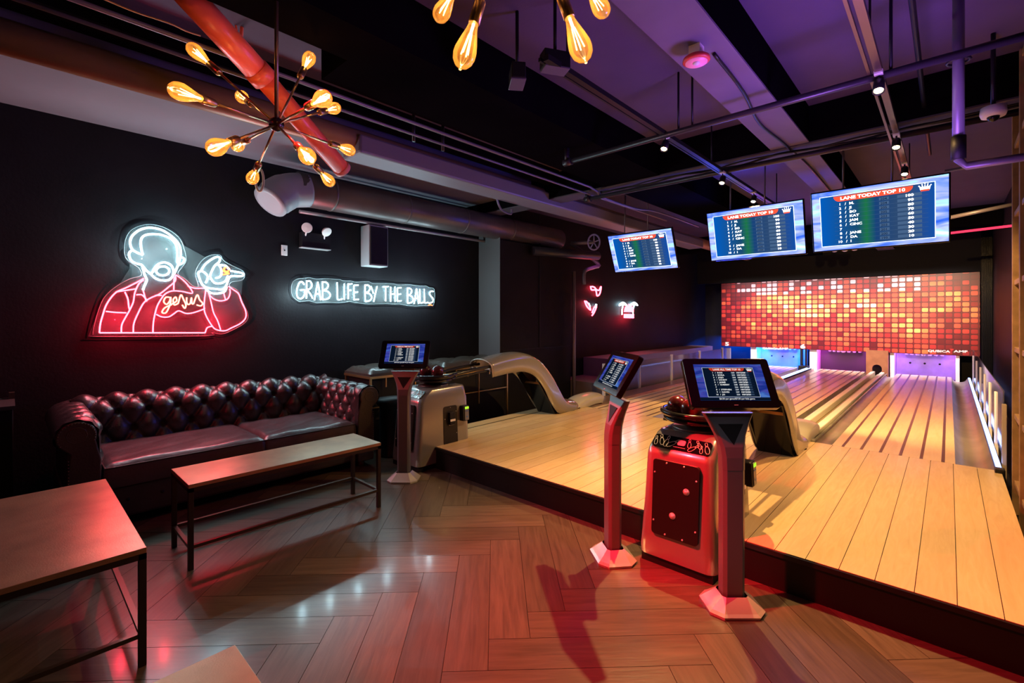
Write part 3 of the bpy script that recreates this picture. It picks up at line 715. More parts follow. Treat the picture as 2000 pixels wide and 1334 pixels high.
def scr_panel(name, s):
    m=bpy.data.materials.new(name); m.use_nodes=True; nt=m.node_tree; nt.nodes.remove(nt.nodes['Principled BSDF']); L=nt.links
    tc=nt.nodes.new('ShaderNodeTexCoord'); sp=nt.nodes.new('ShaderNodeSeparateXYZ'); L.new(tc.outputs['Generated'],sp.inputs[0])
    r=nt.nodes.new('ShaderNodeValToRGB'); e=r.color_ramp.elements; e[0].position=.05; e[0].color=(.0,.07,.34,1); e[1].position=.92; e[1].color=(.003,.05,.25,1)
    for p,c in ((.22,(.004,.055,.20,1)),(.36,(.006,.045,.10,1)),(.43,(.008,.11,.04,1)),(.50,(.006,.035,.12,1)),(.72,(.02,.045,.10,1))): x=e.new(p); x.color=c
    L.new(sp.outputs[0],r.inputs['Fac'])
    em=nt.nodes.new('ShaderNodeEmission'); em.inputs[1].default_value=s; L.new(r.outputs[0],em.inputs[0]); L.new(em.outputs[0],nt.nodes['Material Output'].inputs[0]); return m
def screen_mats(k,s):
    return [scr_bg('screen_ground_'+k,s*1.25),scr_panel('screen_table_'+k,s),glow('screen_line_'+k,(.75,.85,1),s*1.2),glow('screen_red_'+k,(.95,.07,.03),s*1.0),glow('screen_white_'+k,(1,1,1),s*1.5),glow('screen_dim_'+k,(.05,.10,.20),s*.8),glow('screen_dark_'+k,(.004,.012,.035),s)]
TVM=screen_mats('tv',1.6); KM=screen_mats('kiosk',.55)
def screen_content(mb, M, w, h, title, rows, footer=None, kiosk=False):
    """M: origin at lower left of the picture, x right, y up, z out"""
    def rect(x0,y0,x1,y1,mi,z):
        mb.add([M@Vector((x0*w,y0*h,z)),M@Vector((x1*w,y0*h,z)),M@Vector((x1*w,y1*h,z)),M@Vector((x0*w,y1*h,z))],[(0,1,2,3)],mi)
    e=.0006
    rect(0,0,1,1,0,0)
    if kiosk:
        rect(0,0,1,.085,6,e); px0,px1,py0,py1=.12,.86,.10,.90
    else: px0,px1,py0,py1=.07,.91,.075,.915
    rect(px0-.006,py0-.010,px1+.006,py1+.010,2,e); rect(px0,py0,px1,py1,1 if not kiosk else 6,2*e)
    pw=px1-px0; ph=py1-py0
    # title bar with rounded lower corners
    tx0,tx1=px0+pw*.13,px0+pw*.83; ty0,ty1=py1-ph*.12,py1-ph*.015
    n=6; poly=[(tx0,ty1),(tx0+.0,ty1-.02)]+[(tx0+.05*(1-math.cos(PI/2*i/n)),ty1-(ty1-ty0)*math.sin(PI/2*i/n)) for i in range(1,n+1)]+[(tx1-.05*(1-math.cos(PI/2*i/n)),ty1-(ty1-ty0)*math.sin(PI/2*i/n)) for i in range(n,0,-1)]+[(tx1,ty1)]
    mb.add([M@Vector((x*w,y*h,3*e)) for x,y in poly],[tuple(range(len(poly)))[::-1]],3)
    T=lambda x,y: M@Matrix.Translation((x*w,y*h,4*e))
    add_text(mb,title,T((tx0+tx1)/2,ty0+.022),.070*h,4,'CENTER',.03,1.25 if not kiosk else 1.0)
    # crown badge
    cx,cy=px1-pw*.075,py1-ph*.075; s=.055*h
    cr=[(-1,-.7),(1,-.7),(1.25,.5),(.75,-.05),(.6,.75),(.2,.0),(0,1.0),(-.2,.0),(-.6,.75),(-.75,-.05),(-1.25,.5)]
    ctr=[M@Vector((cx*w,cy*h-s*.3,4*e))]+[M@Vector((cx*w+x*s,cy*h+y*s,4*e)) for x,y in cr]; k=len(cr)
    mb.add(ctr,[(0,i+1,(i+1)%k+1) for i in range(k)],4)
    mb.add([M@Vector((cx*w+x*s,cy*h+y*s,5*e)) for x,y in ((-.9,-1.0),(.9,-1.0),(.95,-.55),(-.95,-.55))],[(0,1,2,3)],3)
    for x,y in ((-1.25,.5),(-.6,.8),(0,1.05),(.6,.8),(1.25,.5)):
        mb.add([M@Vector((cx*w+x*s+math.cos(q*PI/4)*s*.17,cy*h+y*s+math.sin(q*PI/4)*s*.17,5*e)) for q in range(8)],[tuple(range(8))],4)
    rh=ph*.835/10; top=py1-ph*.135
    for i,(num,nm,c1,c2) in enumerate(rows):
        y=top-rh*(i+1)+rh*.22
        rect(px0+pw*.13,y-rh*.12,px0+pw*.95,y-rh*.085,5,2.5*e)
        fs=rh*h*.78
        add_text(mb,num,T(px0+pw*.20,y),fs,4,'RIGHT',.02,1.2)
        if nm: 
            add_text(mb,'/',T(px0+pw*.235,y),fs,4,'LEFT',.03)
            add_text(mb,nm,T(px0+pw*.275,y),fs,4,'LEFT',.03,1.25)
        rect(px0+pw*.545,y-rh*.02,px0+pw*.63,y+rh*.62,5,2.6*e); add_text(mb,c1,T(px0+pw*.555,y),fs*.95,6 if not kiosk else 4,'LEFT',.01,1.1)
        rect(px0+pw*.70,y-rh*.02,px0+pw*.90,y+rh*.62,5,2.6*e)
        add_text(mb,c2,T(px0+pw*.835,y),fs,4,'RIGHT',.035,1.3)
    if footer: add_text(mb,footer,T(.52,.025),.058*h,4,'CENTER',.012,1.05)
NAMES=['M.','JI','BO','KAT','JAM','CINC','','JANE','DA','I']
TVROWS=[('%d'%(i+1),NAMES[i],str([204,204,205,205,203,202,203,201,200,199][i]),str(100-10*i)) for i in range(10)]
KROWS=[('%d'%(i+1),['ROSI','BORA','JOJO','SANDY','JAIME','CHERRY','','STEPHEN','DAVID','JO'][i],str([268,259,258,247,245,238,236,229,227,225][i]),'10/12/2%d'%(i%4)) for i in range(10)]
TW,TH=.96,.548
def tv(xc,y,zc,tilt,label,yaw=0):
    """flat screen facing -y, tipped forward"""
    t=thing('hanging_monitor',label,'television',(xc,y,zc),0,'score monitors above the lanes',True)
    ca,sa=math.cos(yaw),math.sin(yaw)
    xv=Vector((ca,sa,0)); up=Vector((sa*math.sin(tilt),-ca*math.sin(tilt),math.cos(tilt))); out=xv.cross(up)
    c=Vector((xc,y,zc)); O=c-xv*TW/2-up*TH/2; M=frame(O,xv,up,out)
    m=MB(); q=[(-.012,-.014),(TW+.012,-.014),(TW+.012,TH+.012),(-.012,TH+.012)]
    m.prism(q,M@Matrix.Translation((0,0,-.045)),.043); m.build('housing',GLOSSBLACK,t,bevel=.005)
    m=MB(); m.prism([(TW*.3,TH*.25),(TW*.7,TH*.25),(TW*.7,TH*.75),(TW*.3,TH*.75)],M@Matrix.Translation((0,0,-.10)),.05); m.build('wall_bracket',BLACKMETAL,t)
    m=MB(); screen_content(m,M@Matrix.Translation((0,0,.0)),TW,TH,'LANE TODAY TOP 10',TVROWS); m.build('screen',TVM,t)
    for fx in (.25,.62):
        p=M@Vector((TW*fx,TH*.95,-.05)); m=MB(); m.tube([p,(p.x,p.y+.02,SLAB)],.008,8); m.build('hanger_rod',PIPEPAINT,t)
    return t
def tvpos(pxl,pxr,pyt,pyb,Y):
    a_=at(pxl,600,Y=Y); b_=at(pxr,600,Y=Y); c=(pxl+pxr)/2; z=(at(c,pyt,Y=Y).z+at(c,pyb,Y=Y).z)/2
    return (a_.x+b_.x)/2, z
for (pl,pr,pt,pb,Y,tl,lb) in ((1589,1852,362,480,5.30,14,'nearest and largest looking score monitor, hanging at the right'),
                         (1385,1571,407,500,5.60,16,'score monitor hanging in the middle of the three'),
                         (1195,1317,452,530,6.10,23,'furthest score monitor, hanging at the left of the three')):
    xc,zc=tvpos(pl,pr,pt,pb,Y); tv(xc,Y,zc,math.radians(tl),lb)

def kiosk_make(label):
    t=thing('scoring_kiosk',label,'kiosk',(0,0,0),0,'touch screen scoring kiosks')
    # base: low faceted pyramid
    m=MB(); o8=lambda w_,d_,z,c: [(-w_+c,-d_,z),(w_-c,-d_,z),(w_,-d_+c,z),(w_,d_-c,z),(w_-c,d_,z),(-w_+c,d_,z),(-w_,d_-c,z),(-w_,-d_+c,z)]
    R=[o8(.130,.112,.0,.048),o8(.133,.115,.014,.048),o8(.120,.102,.024,.042),o8(.062,.050,.072,.014)]
    R=[r_+[r_[0]] for r_ in R]; m.grid(R,smooth=False); m.f.append(tuple(range(8))[::-1]); m.mi.append(0); m.sm.append(False)
    m.build('base',mat('kiosk_base_silver',(.60,.57,.54),.3,.5),t)
    # post: chamfered column, then flaring neck
    m=MB(); R=[]
    for w_,d_,z,c,dy in ((.054,.040,.05,.016,0),(.054,.040,.68,.016,0)):
        R.append([(x,y+dy,zz) for x,y,zz in o8(w_,d_,z,c)])
    R=[r_+[r_[0]] for r_ in R]; m.grid(R,smooth=False); m.build('post',SILVERPOST,t,bevel=.003)
    m=MB(); R=[]
    for w_,d_,z,c,dy in ((.055,.041,.68,.016,0),(.056,.040,.74,.016,.002),(.060,.037,.79,.015,.008),(.073,.031,.84,.013,.020),(.098,.025,.895,.011,.033),(.128,.018,.945,.009,.045)):
        R.append([(x,y+dy,zz) for x,y,zz in o8(w_,d_,z,c)])
    R=[r_+[r_[0]] for r_ in R]; m.grid(R,smooth=False); m.f.append(tuple(len(m.v)-9+i for i in range(8))); m.mi.append(0); m.sm.append(False)
    nk=m.build('neck',SILVERPOST,t,bevel=.003)
    m=MB(); F=frame((0,-.0,0),(1,0,0),(0,0,1),(0,-1,0))
    tri=[(-.062,.935),(.062,.935),(0,.845)]; yy=[.012,.012,-.026]
    m.add([(-.060,.0035,.895),(.060,.0035,.895),(.0,-.0265,.800),(-.060,.02,.895),(.060,.02,.895),(0,-.01,.800)],[(0,2,1),(3,4,5),(0,1,4,3),(1,2,5,4),(2,0,3,5)]); m.build('triangle_vent',BLACK,nk)
    # head
    tl=math.radians(31); up=Vector((0,math.sin(tl),math.cos(tl))); Wk,Hk=.432,.262
    cen=Vector((0,.010,1.100)); O=cen-Vector((1,0,0))*Wk/2-up*Hk/2; M=frame(O,(1,0,0),up)
    def rr(w_,h_,r,n=4):
        o=[]
        for (qx,qy,a0) in ((w_-r,h_-r,0),(r,h_-r,PI/2),(r,r,PI),(w_-r,r,3*PI/2)):
            for i in range(n+1): th=a0+PI/2*i/n; o.append((qx+r*math.cos(th),qy+r*math.sin(th)))
        return o
    m=MB(); m.prism(rr(Wk,Hk,.016),M@Matrix.Translation((0,0,-.034)),.034); hd=m.build('display_housing',GLOSSBLACK,t,bevel=.003)
    m=MB(); m.prism([(Wk*.28,Hk*.02),(Wk*.72,Hk*.02),(Wk*.64,Hk*.6),(Wk*.36,Hk*.6)],M@Matrix.Translation((0,0,-.075)),.042); m.build('rear_mount',SILVERPOST,t,bevel=.004)
    m=MB(); screen_content(m,M@Matrix.Translation((.050,.036,.0008)),Wk-.092,Hk-.070,'LANE ALL TIME TOP 10',KROWS,'$6.50 per game/$7.50 per kids game',True); m.build('screen',KM,hd)
    m=MB(); m.prism(rr(.02,.003,.001),M@Matrix.Translation((Wk/2-.01,.012,0)),.001); m.build('brand_bar',SCREWM,hd)
    return t
k3=kiosk_make('scoring kiosk in the right foreground, screen turned to the camera'); k3.location=(-.783,2.425,0); k3.rotation_euler=(0,0,math.radians(43))
k2=dup(k3,(-1.457,2.44,0),math.radians(-40),'slim scoring kiosk with its screen turned toward the sofa')
k1=dup(k3,(-3.49,2.36,0),math.radians(41),'furthest scoring kiosk, standing between the sofa and the left ball return')

# ================================================================= SOFA
SX0,SX1=-5.06,-4.02   # back to front
SY0,SY1=.20,2.42; AR=.225
def tuft(u,v,deep):
    a_=abs(math.sin(PI*(u+v)/2)); b_=abs(math.sin(PI*(u-v)/2))
    q=a_*b_; du=((u+v)/2-round((u+v)/2)); dv=((u-v)/2-round((u-v)/2))
    r2=(du*du+dv*dv)
    return deep*(q**.62)-deep*.9*math.exp(-r2/.012)
t=thing('chesterfield_sofa','dark leather chesterfield sofa with deep buttoned back along the black wall','sofa',((SX0+SX1)/2,(SY0+SY1)/2,0),0,None,True)
# base rail
m=MB(); m.box((SX0+.05,SY0+.03,.07),(SX1-.045,SY1-.03,.29)); m.build('base_rail',LEATHER,t,bevel=.02)
bm_=MB()
for k in range(9): bm_.sphere((SX1-.045,SY0+.35+k*.19,.19),.012,10)
for k in range(9):
    m=MB(); m.sphere((SX1-.043,SY0+.35+k*.19,.19),.011,10); m.build('base_button',BLACK,t)
def sweep_tuft(prof, axis_pts, outv, nu, rows, cols, deep=.038, fade=None):
    """prof: list of (off, z) from seat up and over the roll; axis: along y or x"""
    pass
def back_profile(s):
    """s 0..1 from seat level up, over the roll, down the outside: returns (x offset from the front face line, z), normal"""
    r=.105; cx_,cz=-.115,.675
    L1_=.26
    if s<.42:
        k=s/.42; return Vector((.0+.02*(1-k), .36+(.315)*k)), Vector((1,.12)).normalized()
    k=(s-.42)/.58; th=-.05+k*(PI*1.22)
    return Vector((cx_+ (r+.01)*math.cos(th)*1.0+ .0, cz+r*math.sin(th))), Vector((math.cos(th),math.sin(th)))
# back
XB=-4.79; NV=56; NU=236; rows=[]
for i in range(NU+1):
    y=SY0+.12+(SY1-SY0-.24)*i/NU; row=[]
    for j in range(NV+1):
        s=j/NV; p,n=back_profile(s)
        amp=min(1,max(0,(.80-s)*6)); h=tuft((y-SY0)/.097, (s-.05)*5.2, .052)*amp
        row.append((XB+p.x+n.x*h, y, p.y+n.y*h))
    rows.append(row)
m=MB(); m.grid(rows); bk=m.build('tufted_back',LEATHER,t)
m=MB(); m.box((SX0+.02,SY0+.1,.07),(XB-.04,SY1-.1,.66)); m.build('back_frame',LEATHER,t,bevel=.03)
# back buttons
for r_ in range(0,4):
    for c_ in range(-1,26):
        pass
def arm(ya,yb,inner):
    """arm between ya and yb, inner=+1 when the inside faces +y"""
    yc=(ya+yb)/2; NUa=96; rows=[]
    face=yc+inner*.085; r=.108
    for i in range(NUa+1):
        x=SX0+.10+(SX1-.0-SX0-.10)*i/NUa; row=[]
        for j in range(NV+1):
            s=j/NV
            if s<.42: k=s/.42; p=Vector((face+inner*.012*(1-k), .36+.305*k)); n=Vector((inner,.1)).normalized()
            else:
                k=(s-.42)/.58; th=-.05+k*(PI*1.25); p=Vector((face-inner*r*.98+inner*r*math.cos(th), .665+r*math.sin(th))); n=Vector((inner*math.cos(th),math.sin(th)))
            lim=min(1,max(0,(SX1-.04-x)/.10)); amp=min(1,max(0,(.72-s)*6))*lim
            h=tuft((x-SX0)/.088,(s-.05)*7.6,.034)*amp
            # gathers near the scroll front
            h+= .0035*math.sin(s*70)*math.exp(-((SX1-x)/.05)**2)*(1 if s>.4 else 0)
            row.append((x,p.x+n.x*h,p.y+n.y*h))
        rows.append(row)
    m=MB(); m.grid(rows if inner>0 else rows[::-1]); ar=m.build('arm',LEATHER,t)
    m=MB(); m.box((SX0+.06,min(ya,yb)+.045,.07),(SX1-.02,max(ya,yb)-.045,.62)); m.build('arm_core',LEATHER,ar,bevel=.02)
    # scroll front: rounded head on a pillar
    cyc=face-inner*r*.98; head=[]
    n=22
    for i in range(n+1):
        th=-.35+(PI+.9)*i/n; head.append((cyc+inner*.098*math.cos(th),.665+.098*math.sin(th)))
    pil=[(cyc-inner*.03,.56),(cyc-inner*.045,.42),(cyc-inner*.045,.07),(face+inner*.01,.07),(face+inner*.012,.5)]
    poly=head+pil
    if inner<0: poly=poly[::-1]
    m=MB(); m.prism([(y,z) for y,z in poly],frame((SX1-.012,0,0),(0,1,0),(0,0,1)),.022); fr=m.build('scroll_front',LEATHER,ar,bevel=.008)
    m=MB()
    for (y,z) in head[::1]+[(cyc-inner*.043,.52-.02*q) for q in range(22)]:
        m.sphere((SX1+.0105,cyc+(y-cyc)*.9,.665+(z-.665)*(.9 if z>.57 else 1)),.0042,8)
    o=m.build('nailhead_trim',BRONZE,fr)
    m=MB(); m.tube([(SX1+.008,cyc+inner*.05*math.cos(th_/10*PI*2),.675+.05*math.sin(th_/10*PI*2)) for th_ in range(10)],.004,6,closed=True); m.build('scroll_piping',LEATHER,fr)
arm(SY0,SY0+AR,1); arm(SY1-AR,SY1,-1)
# seat cushions
def cushion(y0,y1,seed):
    rnd=random.Random(seed); NX,NY=30,44; x0,x1=XB-.01,SX1-.015; zb,zt=.29,.455; top=[]
    for i in range(NY+1):
        v=i/NY; row=[]
        for j in range(NX+1):
            u=j/NX; ex=min(u,1-u)*(x1-x0); ey=min(v,1-v)*(y1-y0)
            e1=min(1,ex/.05); e2=min(1,ey/.05); rd=(1-(1-e1)**2)**.5*(1-(1-e2)**2)**.5
            z=zt-.028+ .028*rd+.012*math.sin(PI*u)*math.sin(PI*v)+.004*math.sin(9*u+7*v+seed)*math.sin(5*v*3+seed)*rd
            z+=-.005*max(0,math.sin((u*1.3+v*.6)*16+seed*2))**4*rd
            row.append((x0+(x1-x0)*u,y0+(y1-y0)*v,z))
        top.append(row)
    m=MB(); m.grid(top)
    ring=[top[0][j] for j in range(NX+1)]+[top[i][NX] for i in range(1,NY+1)]+[top[NY][j] for j in range(NX-1,-1,-1)]+[top[i][0] for i in range(NY-1,0,-1)]
    rr=[]; cxx,cyy=(x0+x1)/2,(y0+y1)/2
    for k,(zz,o_) in enumerate(((None,0),(.40,.006),(.36,.009),(.32,.006),(zb,-.002))):
        rr.append([(x+(o_ if x>cxx else -o_)*(abs(x-cxx)>(x1-x0)*.49),y+(o_ if y>cyy else -o_)*(abs(y-cyy)>(y1-y0)*.49),z if zz is None else zz) for x,y,z in ring])
    rr=[r_+[r_[0]] for r_ in rr]; m.grid(rr[::-1]); c=m.build('seat_cushion',LEATHERCUSH,t)
    m=MB(); m.tube([(x+(.003 if x>cxx else -.003),y,z+.001) for x,y,z in ring],.005,6,closed=True); m.build('piping',LEATHER,c)
ym=(SY0+SY1)/2+.10; cushion(SY0+AR+.005,ym-.004,1); cushion(ym+.004,SY1-AR-.005,4)
for xx in (SX0+.12,SX1-.10):
    for yy in (SY0+.12,SY1-.12):
        m=MB(); m.lathe([(.0,.0),(.022,.0),(.035,.02),(.030,.045),(.018,.055),(.022,.075),(0,.075)],Matrix.Translation((xx,yy,0)),16); m.build('foot',mat('turned_dark_wood',(.06,.03,.02),.3),t)

# ================================================================= TABLES
def table(x0,x1,y0,y1,h,label,leg=.026):
    t=thing('low_table',label,'table',((x0+x1)/2,(y0+y1)/2,0),0,'bronze topped low tables',True)
    m=MB(); m.box((x0,y0,h-.022),(x1,y1,h)); m.build('table_top',TABLETOP,t,bevel=.002)
    m=MB()
    l=leg
    for a_,b_ in (((x0+l/2,y0),(x0+l/2,y1)),((x1-l/2,y0),(x1-l/2,y1))): m.bar((a_[0],a_[1],h-.034),(b_[0],b_[1],h-.034),l,.022)
    for a_,b_ in (((x0,y0+l/2),(x1,y0+l/2)),((x0,y1-l/2),(x1,y1-l/2))): m.bar((a_[0],a_[1],h-.034),(b_[0],b_[1],h-.034),l,.022)
    m.build('apron',TABLELEG,t)
    for xx in (x0+l/2,x1-l/2):
        for yy in (y0+l/2,y1-l/2):
            m=MB(); m.box((xx-l/2,yy-l/2,0),(xx+l/2,yy+l/2,h-.022)); m.build('leg',TABLELEG,t,bevel=.0015)
    zs=.128
    for a_,b_ in (((x0+l/2,y0+l,zs),(x0+l/2,y1-l,zs)),((x1-l/2,y0+l,zs),(x1-l/2,y1-l,zs)),((x0+l,y0+l/2,zs),(x1-l,y0+l/2,zs)),((x0+l,y1-l/2,zs),(x1-l,y1-l/2,zs))):
        m=MB(); m.bar(a_,b_,l*.8,.018); m.build('stretcher',TABLEEDGE,t)
table(-3.52,-3.11,.685,1.90,.483,'long narrow bronze table in front of the sofa')
table(-3.59,-2.40,-.55,.385,.482,'wide bronze table at the left edge beside the sofa arm')
table(-1.505,-1.09,-.76,.445,.48,'bronze table of which only one corner shows at the bottom edge')

# ================================================================= WALL BENCHES, CABINET
def bench(y0,y1,label,zf=0):
    t=thing('tufted_bench',label,'bench',(-4.72,(y0+y1)/2,0),0,'tufted leather benches behind the left ball return',True)
    x0,x1=-5.0,-4.45; m=MB(); rows=[]; NX,NY=26,int((y1-y0)*48)
    for i in range(NY+1):
        v=i/NY; row=[]
        for j in range(NX+1):
            u=j/NX; ed=min(1,min(u,1-u)*9)*min(1,min(v,1-v)*(y1-y0)*16)
            row.append((x0+(x1-x0)*u,y0+(y1-y0)*v,.815+.045*ed**.5+tuft(u*3.2+.3,v*(y1-y0)*5.5+.2,.022)*ed-.0))
        rows.append(row)
    m.grid(rows[::-1]); m.box((x0,y0,.79),(x1,y1,.816)); m.build('cushion',BENCHLEATHER,t)
    m=MB(); m.box((x0-.005,y0-.005,.765),(x1+.005,y1+.005,.79)); m.build('brass_edge',BRASS,t)
    m=MB(); m.box((x0+.03,y0+.03,zf),(x1-.05,y1-.03,.765)); m.build('dark_body',BLACK,t)
    for xx in (x0+.012,x1-.012):
        for yy in (y0+.012,y1-.012):
            m=MB(); m.box((xx-.010,yy-.010,zf),(xx+.010,yy+.010,.765)); m.build('leg',BRASS,t)
    k=1
    while y0+.19*k<y1-.05:
        yy=y0+.19*k; m=MB(); m.box((x1-.014,yy-.006,.665 if k%3 else .3),(x1+.004,yy+.006,.765)); m.build('brass_slat',BRASS,t); k+=1
    m=MB(); m.box((x1-.016,y0,.45),(x1-.004,y1,.462)); m.build('foot_rail',BRASS,t)
bench(2.59,3.55,'tufted dark leather bench with brass slats nearest the sofa')
bench(3.58,4.70,'tufted dark leather bench further along the wall, behind the rack of balls')
t=thing('side_cabinet','plain dark cabinet at the far left edge beside the sofa','cabinet',(-4.85,-.5,0),0,None,True)
m=MB(); m.box((-5.09,-1.1,0),(-4.62,.02,.80)); m.build('body',BLACK,t,bevel=.005)
m=MB(); m.box((-5.09,-1.1,.80),(-4.60,.03,.825)); m.build('top',mat('cabinet_top',(.05,.04,.04),.4),t)
m=MB(); m.box((-5.07,.0,.825),(-5.0,.03,.87)); m.build('rear_block',TABLEEDGE,t)
# dark planter drum between sofa and kiosk
t=thing('stool','low dark round stool between the sofa end and the left ball return','stool',(-4.22,2.70,0),0,None,True)
m=MB(); m.lathe([(0,0),(.13,0),(.135,.02),(.12,.05),(.12,.50),(.15,.53),(.155,.56),(.15,.585),(.0,.595)],Matrix.Translation((-4.22,2.70,0))); m.build('seat_drum',BLACK,t)
b=MB(); b.tube([(-5.04,-.10,.83),(-5.04,-.10,3.0)],.035); tag(b.build('vertical_pipe',mat('pink_lit_pipe',(.45,.32,.42),.4)),'pale vertical pipe at the far left edge above the cabinet','pipe')  # the pink light falling on the pipe is put into its colour

# lattice screen at the right
t=thing('lattice_screen','brown wooden grid screen at the right edge','screen',(.40,3.9,0),0,None,True)
m=MB(); LX0,LX1=.335,.455
for y in (4.95,4.47,3.99,3.51,3.03,2.80):
    m.box((LX0,y-.02,.0),(LX1 if y>4.9 else LX1-.03,y+.02,SLAB-.02))
m.build('uprights',LATTICE,t,bevel=.003)
m=MB()
for z in (.23,.71,1.19,1.67,2.16,2.65,3.12):
    m.box((LX0+.01,2.80,z-.018),(LX1-.02,4.95,z+.018))
m.build('cross_bars',LATTICE,t,bevel=.003)
b=MB(); b.box((.50,2.92,.0),(.60,5.2,SLAB-.01)); tag(b.build('dark_backing_panel',BLACK),'dark panel standing behind the wooden grid','panel')

# ================================================================= NEON SIGNS
NW=glow('neon_white',(.50,.86,1.0),26.0); NR=glow('neon_red',(1.0,.04,.07),22.0); NO=glow('neon_orange',(1.0,.12,.03),9.0); NS=glow('neon_script',(1.0,.16,.10),10.0)
WX=-5.055
def zc(x,y): return at(160+x/5.1306,420+y/5.1306,X=WX)
def stroke(mb,pts,r,k=5,closed=False,cv=zc):
    mb.tube(smoothpath([cv(*p) for p in pts],k,closed),r,8,closed=closed)
t=thing('neon_sign','neon sign of a bearded man in a red robe, pointing with one hand','neon sign',tuple(zc(800,1215)),0,None,True)
outl=[(110,1200),(130,1080),(165,960),(220,830),(330,725),(480,640),(595,605),(570,530),(480,470),(430,400),(435,250),(500,145),(640,92),(780,105),(900,160),(990,240),(1030,340),(1050,450),(1010,520),(965,590),(1040,640),(1120,712),(1170,712),(1140,600),(1160,520),(1220,440),(1300,400),(1390,400),(1420,450),(1500,500),(1620,560),(1635,620),(1600,655),(1510,670),(1485,712),(1560,750),(1620,880),(1670,1000),(1640,1080),(1500,1160),(1400,1195),(1300,1180),(1240,1212),(160,1220)]
def plate(outl,cv,par,name='acrylic_backing',m_=ACRYLIC):
    import bmesh
    pts=[cv(*p) for p in outl]; n=len(pts)
    bm=bmesh.new(); vs=[bm.verts.new((-5.075,p.y,p.z)) for p in pts]; f=bm.faces.new(vs)
    r=bmesh.ops.triangulate(bm,faces=[f]); 
    ge=bmesh.ops.extrude_face_region(bm,geom=bm.faces[:]); 
    for v in ge['geom']:
        if isinstance(v,bmesh.types.BMVert): v.co.x+=.006
    bm.verts.index_update(); m=MB(); m.add([tuple(v.co) for v in bm.verts],[tuple(v.index for v in f.verts) for f in bm.faces]); bm.free()
    m.tube([Vector((-5.068,p.y,p.z)) for p in pts],.0028,6,1,closed=True)
    m.build(name,[m_,mat('acrylic_edge',(.16,.18,.18),.2)],par)
plate(smoothpath([Vector((x,y,0)) for x,y in outl],3,True) and [(v.x,v.y) for v in smoothpath([Vector((x,y,0)) for x,y in outl],3,True)],zc,t)
m=MB(); RN=.0072
for pts in ([(610,400),(560,380),(505,345),(483,280),(500,215),(560,160),(640,130),(720,130),(800,150),(870,190),(930,240),(970,290),(990,350),(985,430),(960,510),(925,590)],
            [(610,400),(598,350),(588,290),(600,230),(640,200),(720,190),(800,200),(870,225),(920,265),(950,320),(957,400),(955,480)],
            [(505,352),(475,380),(480,430),(510,470),(560,490),(600,500),(612,540),(628,600),(650,650),(630,700),(612,750)],
            [(992,420),(1025,440),(1012,478),(970,500)],
            [(600,500),(650,560),(690,590),(730,630),(800,655),(870,650),(910,610),(915,550),(890,500),(830,475),(770,490),(730,530),(700,585)],
            [(1195,560),(1230,500),(1290,450),(1350,420),(1385,432),(1372,475),(1330,510),(1290,590),(1292,635),(1330,680),(1385,685),(1440,660),(1462,610)],
            [(1350,480),(1385,520),(1400,580),(1380,620),(1340,632)],
            [(1195,560),(1165,580),(1180,640),(1210,700),(1260,730),(1340,740),(1410,745),(1450,700),(1470,640),(1500,612),(1600,612),(1620,590),(1580,575),(1490,560)],
            [(1200,560),(1245,590),(1260,630),(1240,680)],[(1240,735),(1290,780),(1370,785),(1430,765),(1450,720)],[(1385,500),(1440,508),(1480,548)]):
    stroke(m,pts,RN)
stroke(m,[(810+66*math.cos(k*PI/5),560+46*math.sin(k*PI/5)) for k in range(10)],RN,3,True)
m.build('white_tubing',NW,t)
m=MB()
for pts in ([(620,635),(540,680),(440,730),(350,770),(290,830),(240,910),(210,1000),(185,1090),(175,1180)],[(340,770),(440,755),(540,740)],[(240,965),(330,975),(445,980)],
            [(430,770),(460,840),(470,920),(480,950)],[(620,650),(570,690),(530,780),(515,870),(480,950),(440,1020),(400,1100),(395,1180)],[(610,740),(640,850),(655,862)],[(545,800),(600,800),(645,845)],
            [(935,600),(935,660),(870,720),(780,790),(690,830),(620,880),(560,990),(520,1090),(515,1180)],[(735,805),(800,805)],[(815,810),(760,900),(730,1000),(715,1090),(712,1180)],[(925,620),(920,750)],
            [(940,600),(1000,640),(1060,700),(1108,782),(1000,765),(910,760),(850,780),(810,815)],[(1060,710),(1140,735),(1240,730)],
            [(745,995),(800,1020),(870,1020),(920,990),(970,960),(1040,985),(1110,980),(1215,945),(1230,930)],
            [(1245,735),(1230,830),(1225,940),(1245,1010),(1290,1090),(1340,1145),(1430,1160),(1500,1130),(1590,1085),(1640,1030),(1640,960),(1600,870),(1570,790),(1520,750),(1470,715)],
            [(1270,770),(1300,900),(1320,980),(1360,1060),(1390,1150)],[(1270,790),(1320,840),(1390,860),(1460,840),(1485,780),(1480,740)],[(1420,780),(1440,850)],[(1235,1180),(1255,1130),(1300,1115)]):
    stroke(m,pts,.0052)
stroke(m,[(175,1180),(1235,1180)],.0052,1)
m.build('red_tubing',NR,t)
m=MB()
for pts in ([(880,825),(840,825),(820,868),(850,895),(880,860),(888,822),(890,870),(870,930),(840,980),(803,975),(830,930),(900,897)],[(900,893),(948,862),(940,822),(915,850),(925,900),(965,885)],[(965,885),(992,800),(1020,850),(1042,900),(1030,935),(1005,900)],
            [(1050,825),(1050,870),(1062,895),(1085,885),(1098,828),(1102,885),(1118,890)],[(1118,890),(1155,800),(1180,850),(1210,885),(1190,910),(1150,900)]):
    stroke(m,pts,.0058)
m.build('script_tubing',NS,t)
m=MB(); stroke(m,[(1450+26*math.cos(k*PI/4),545+22*math.sin(k*PI/4)) for k in range(8)],.007,3,True); stroke(m,[(1400,548),(1440,575),(1475,585),(1410,597)],.007); m.build('orange_tubing',NO,t)

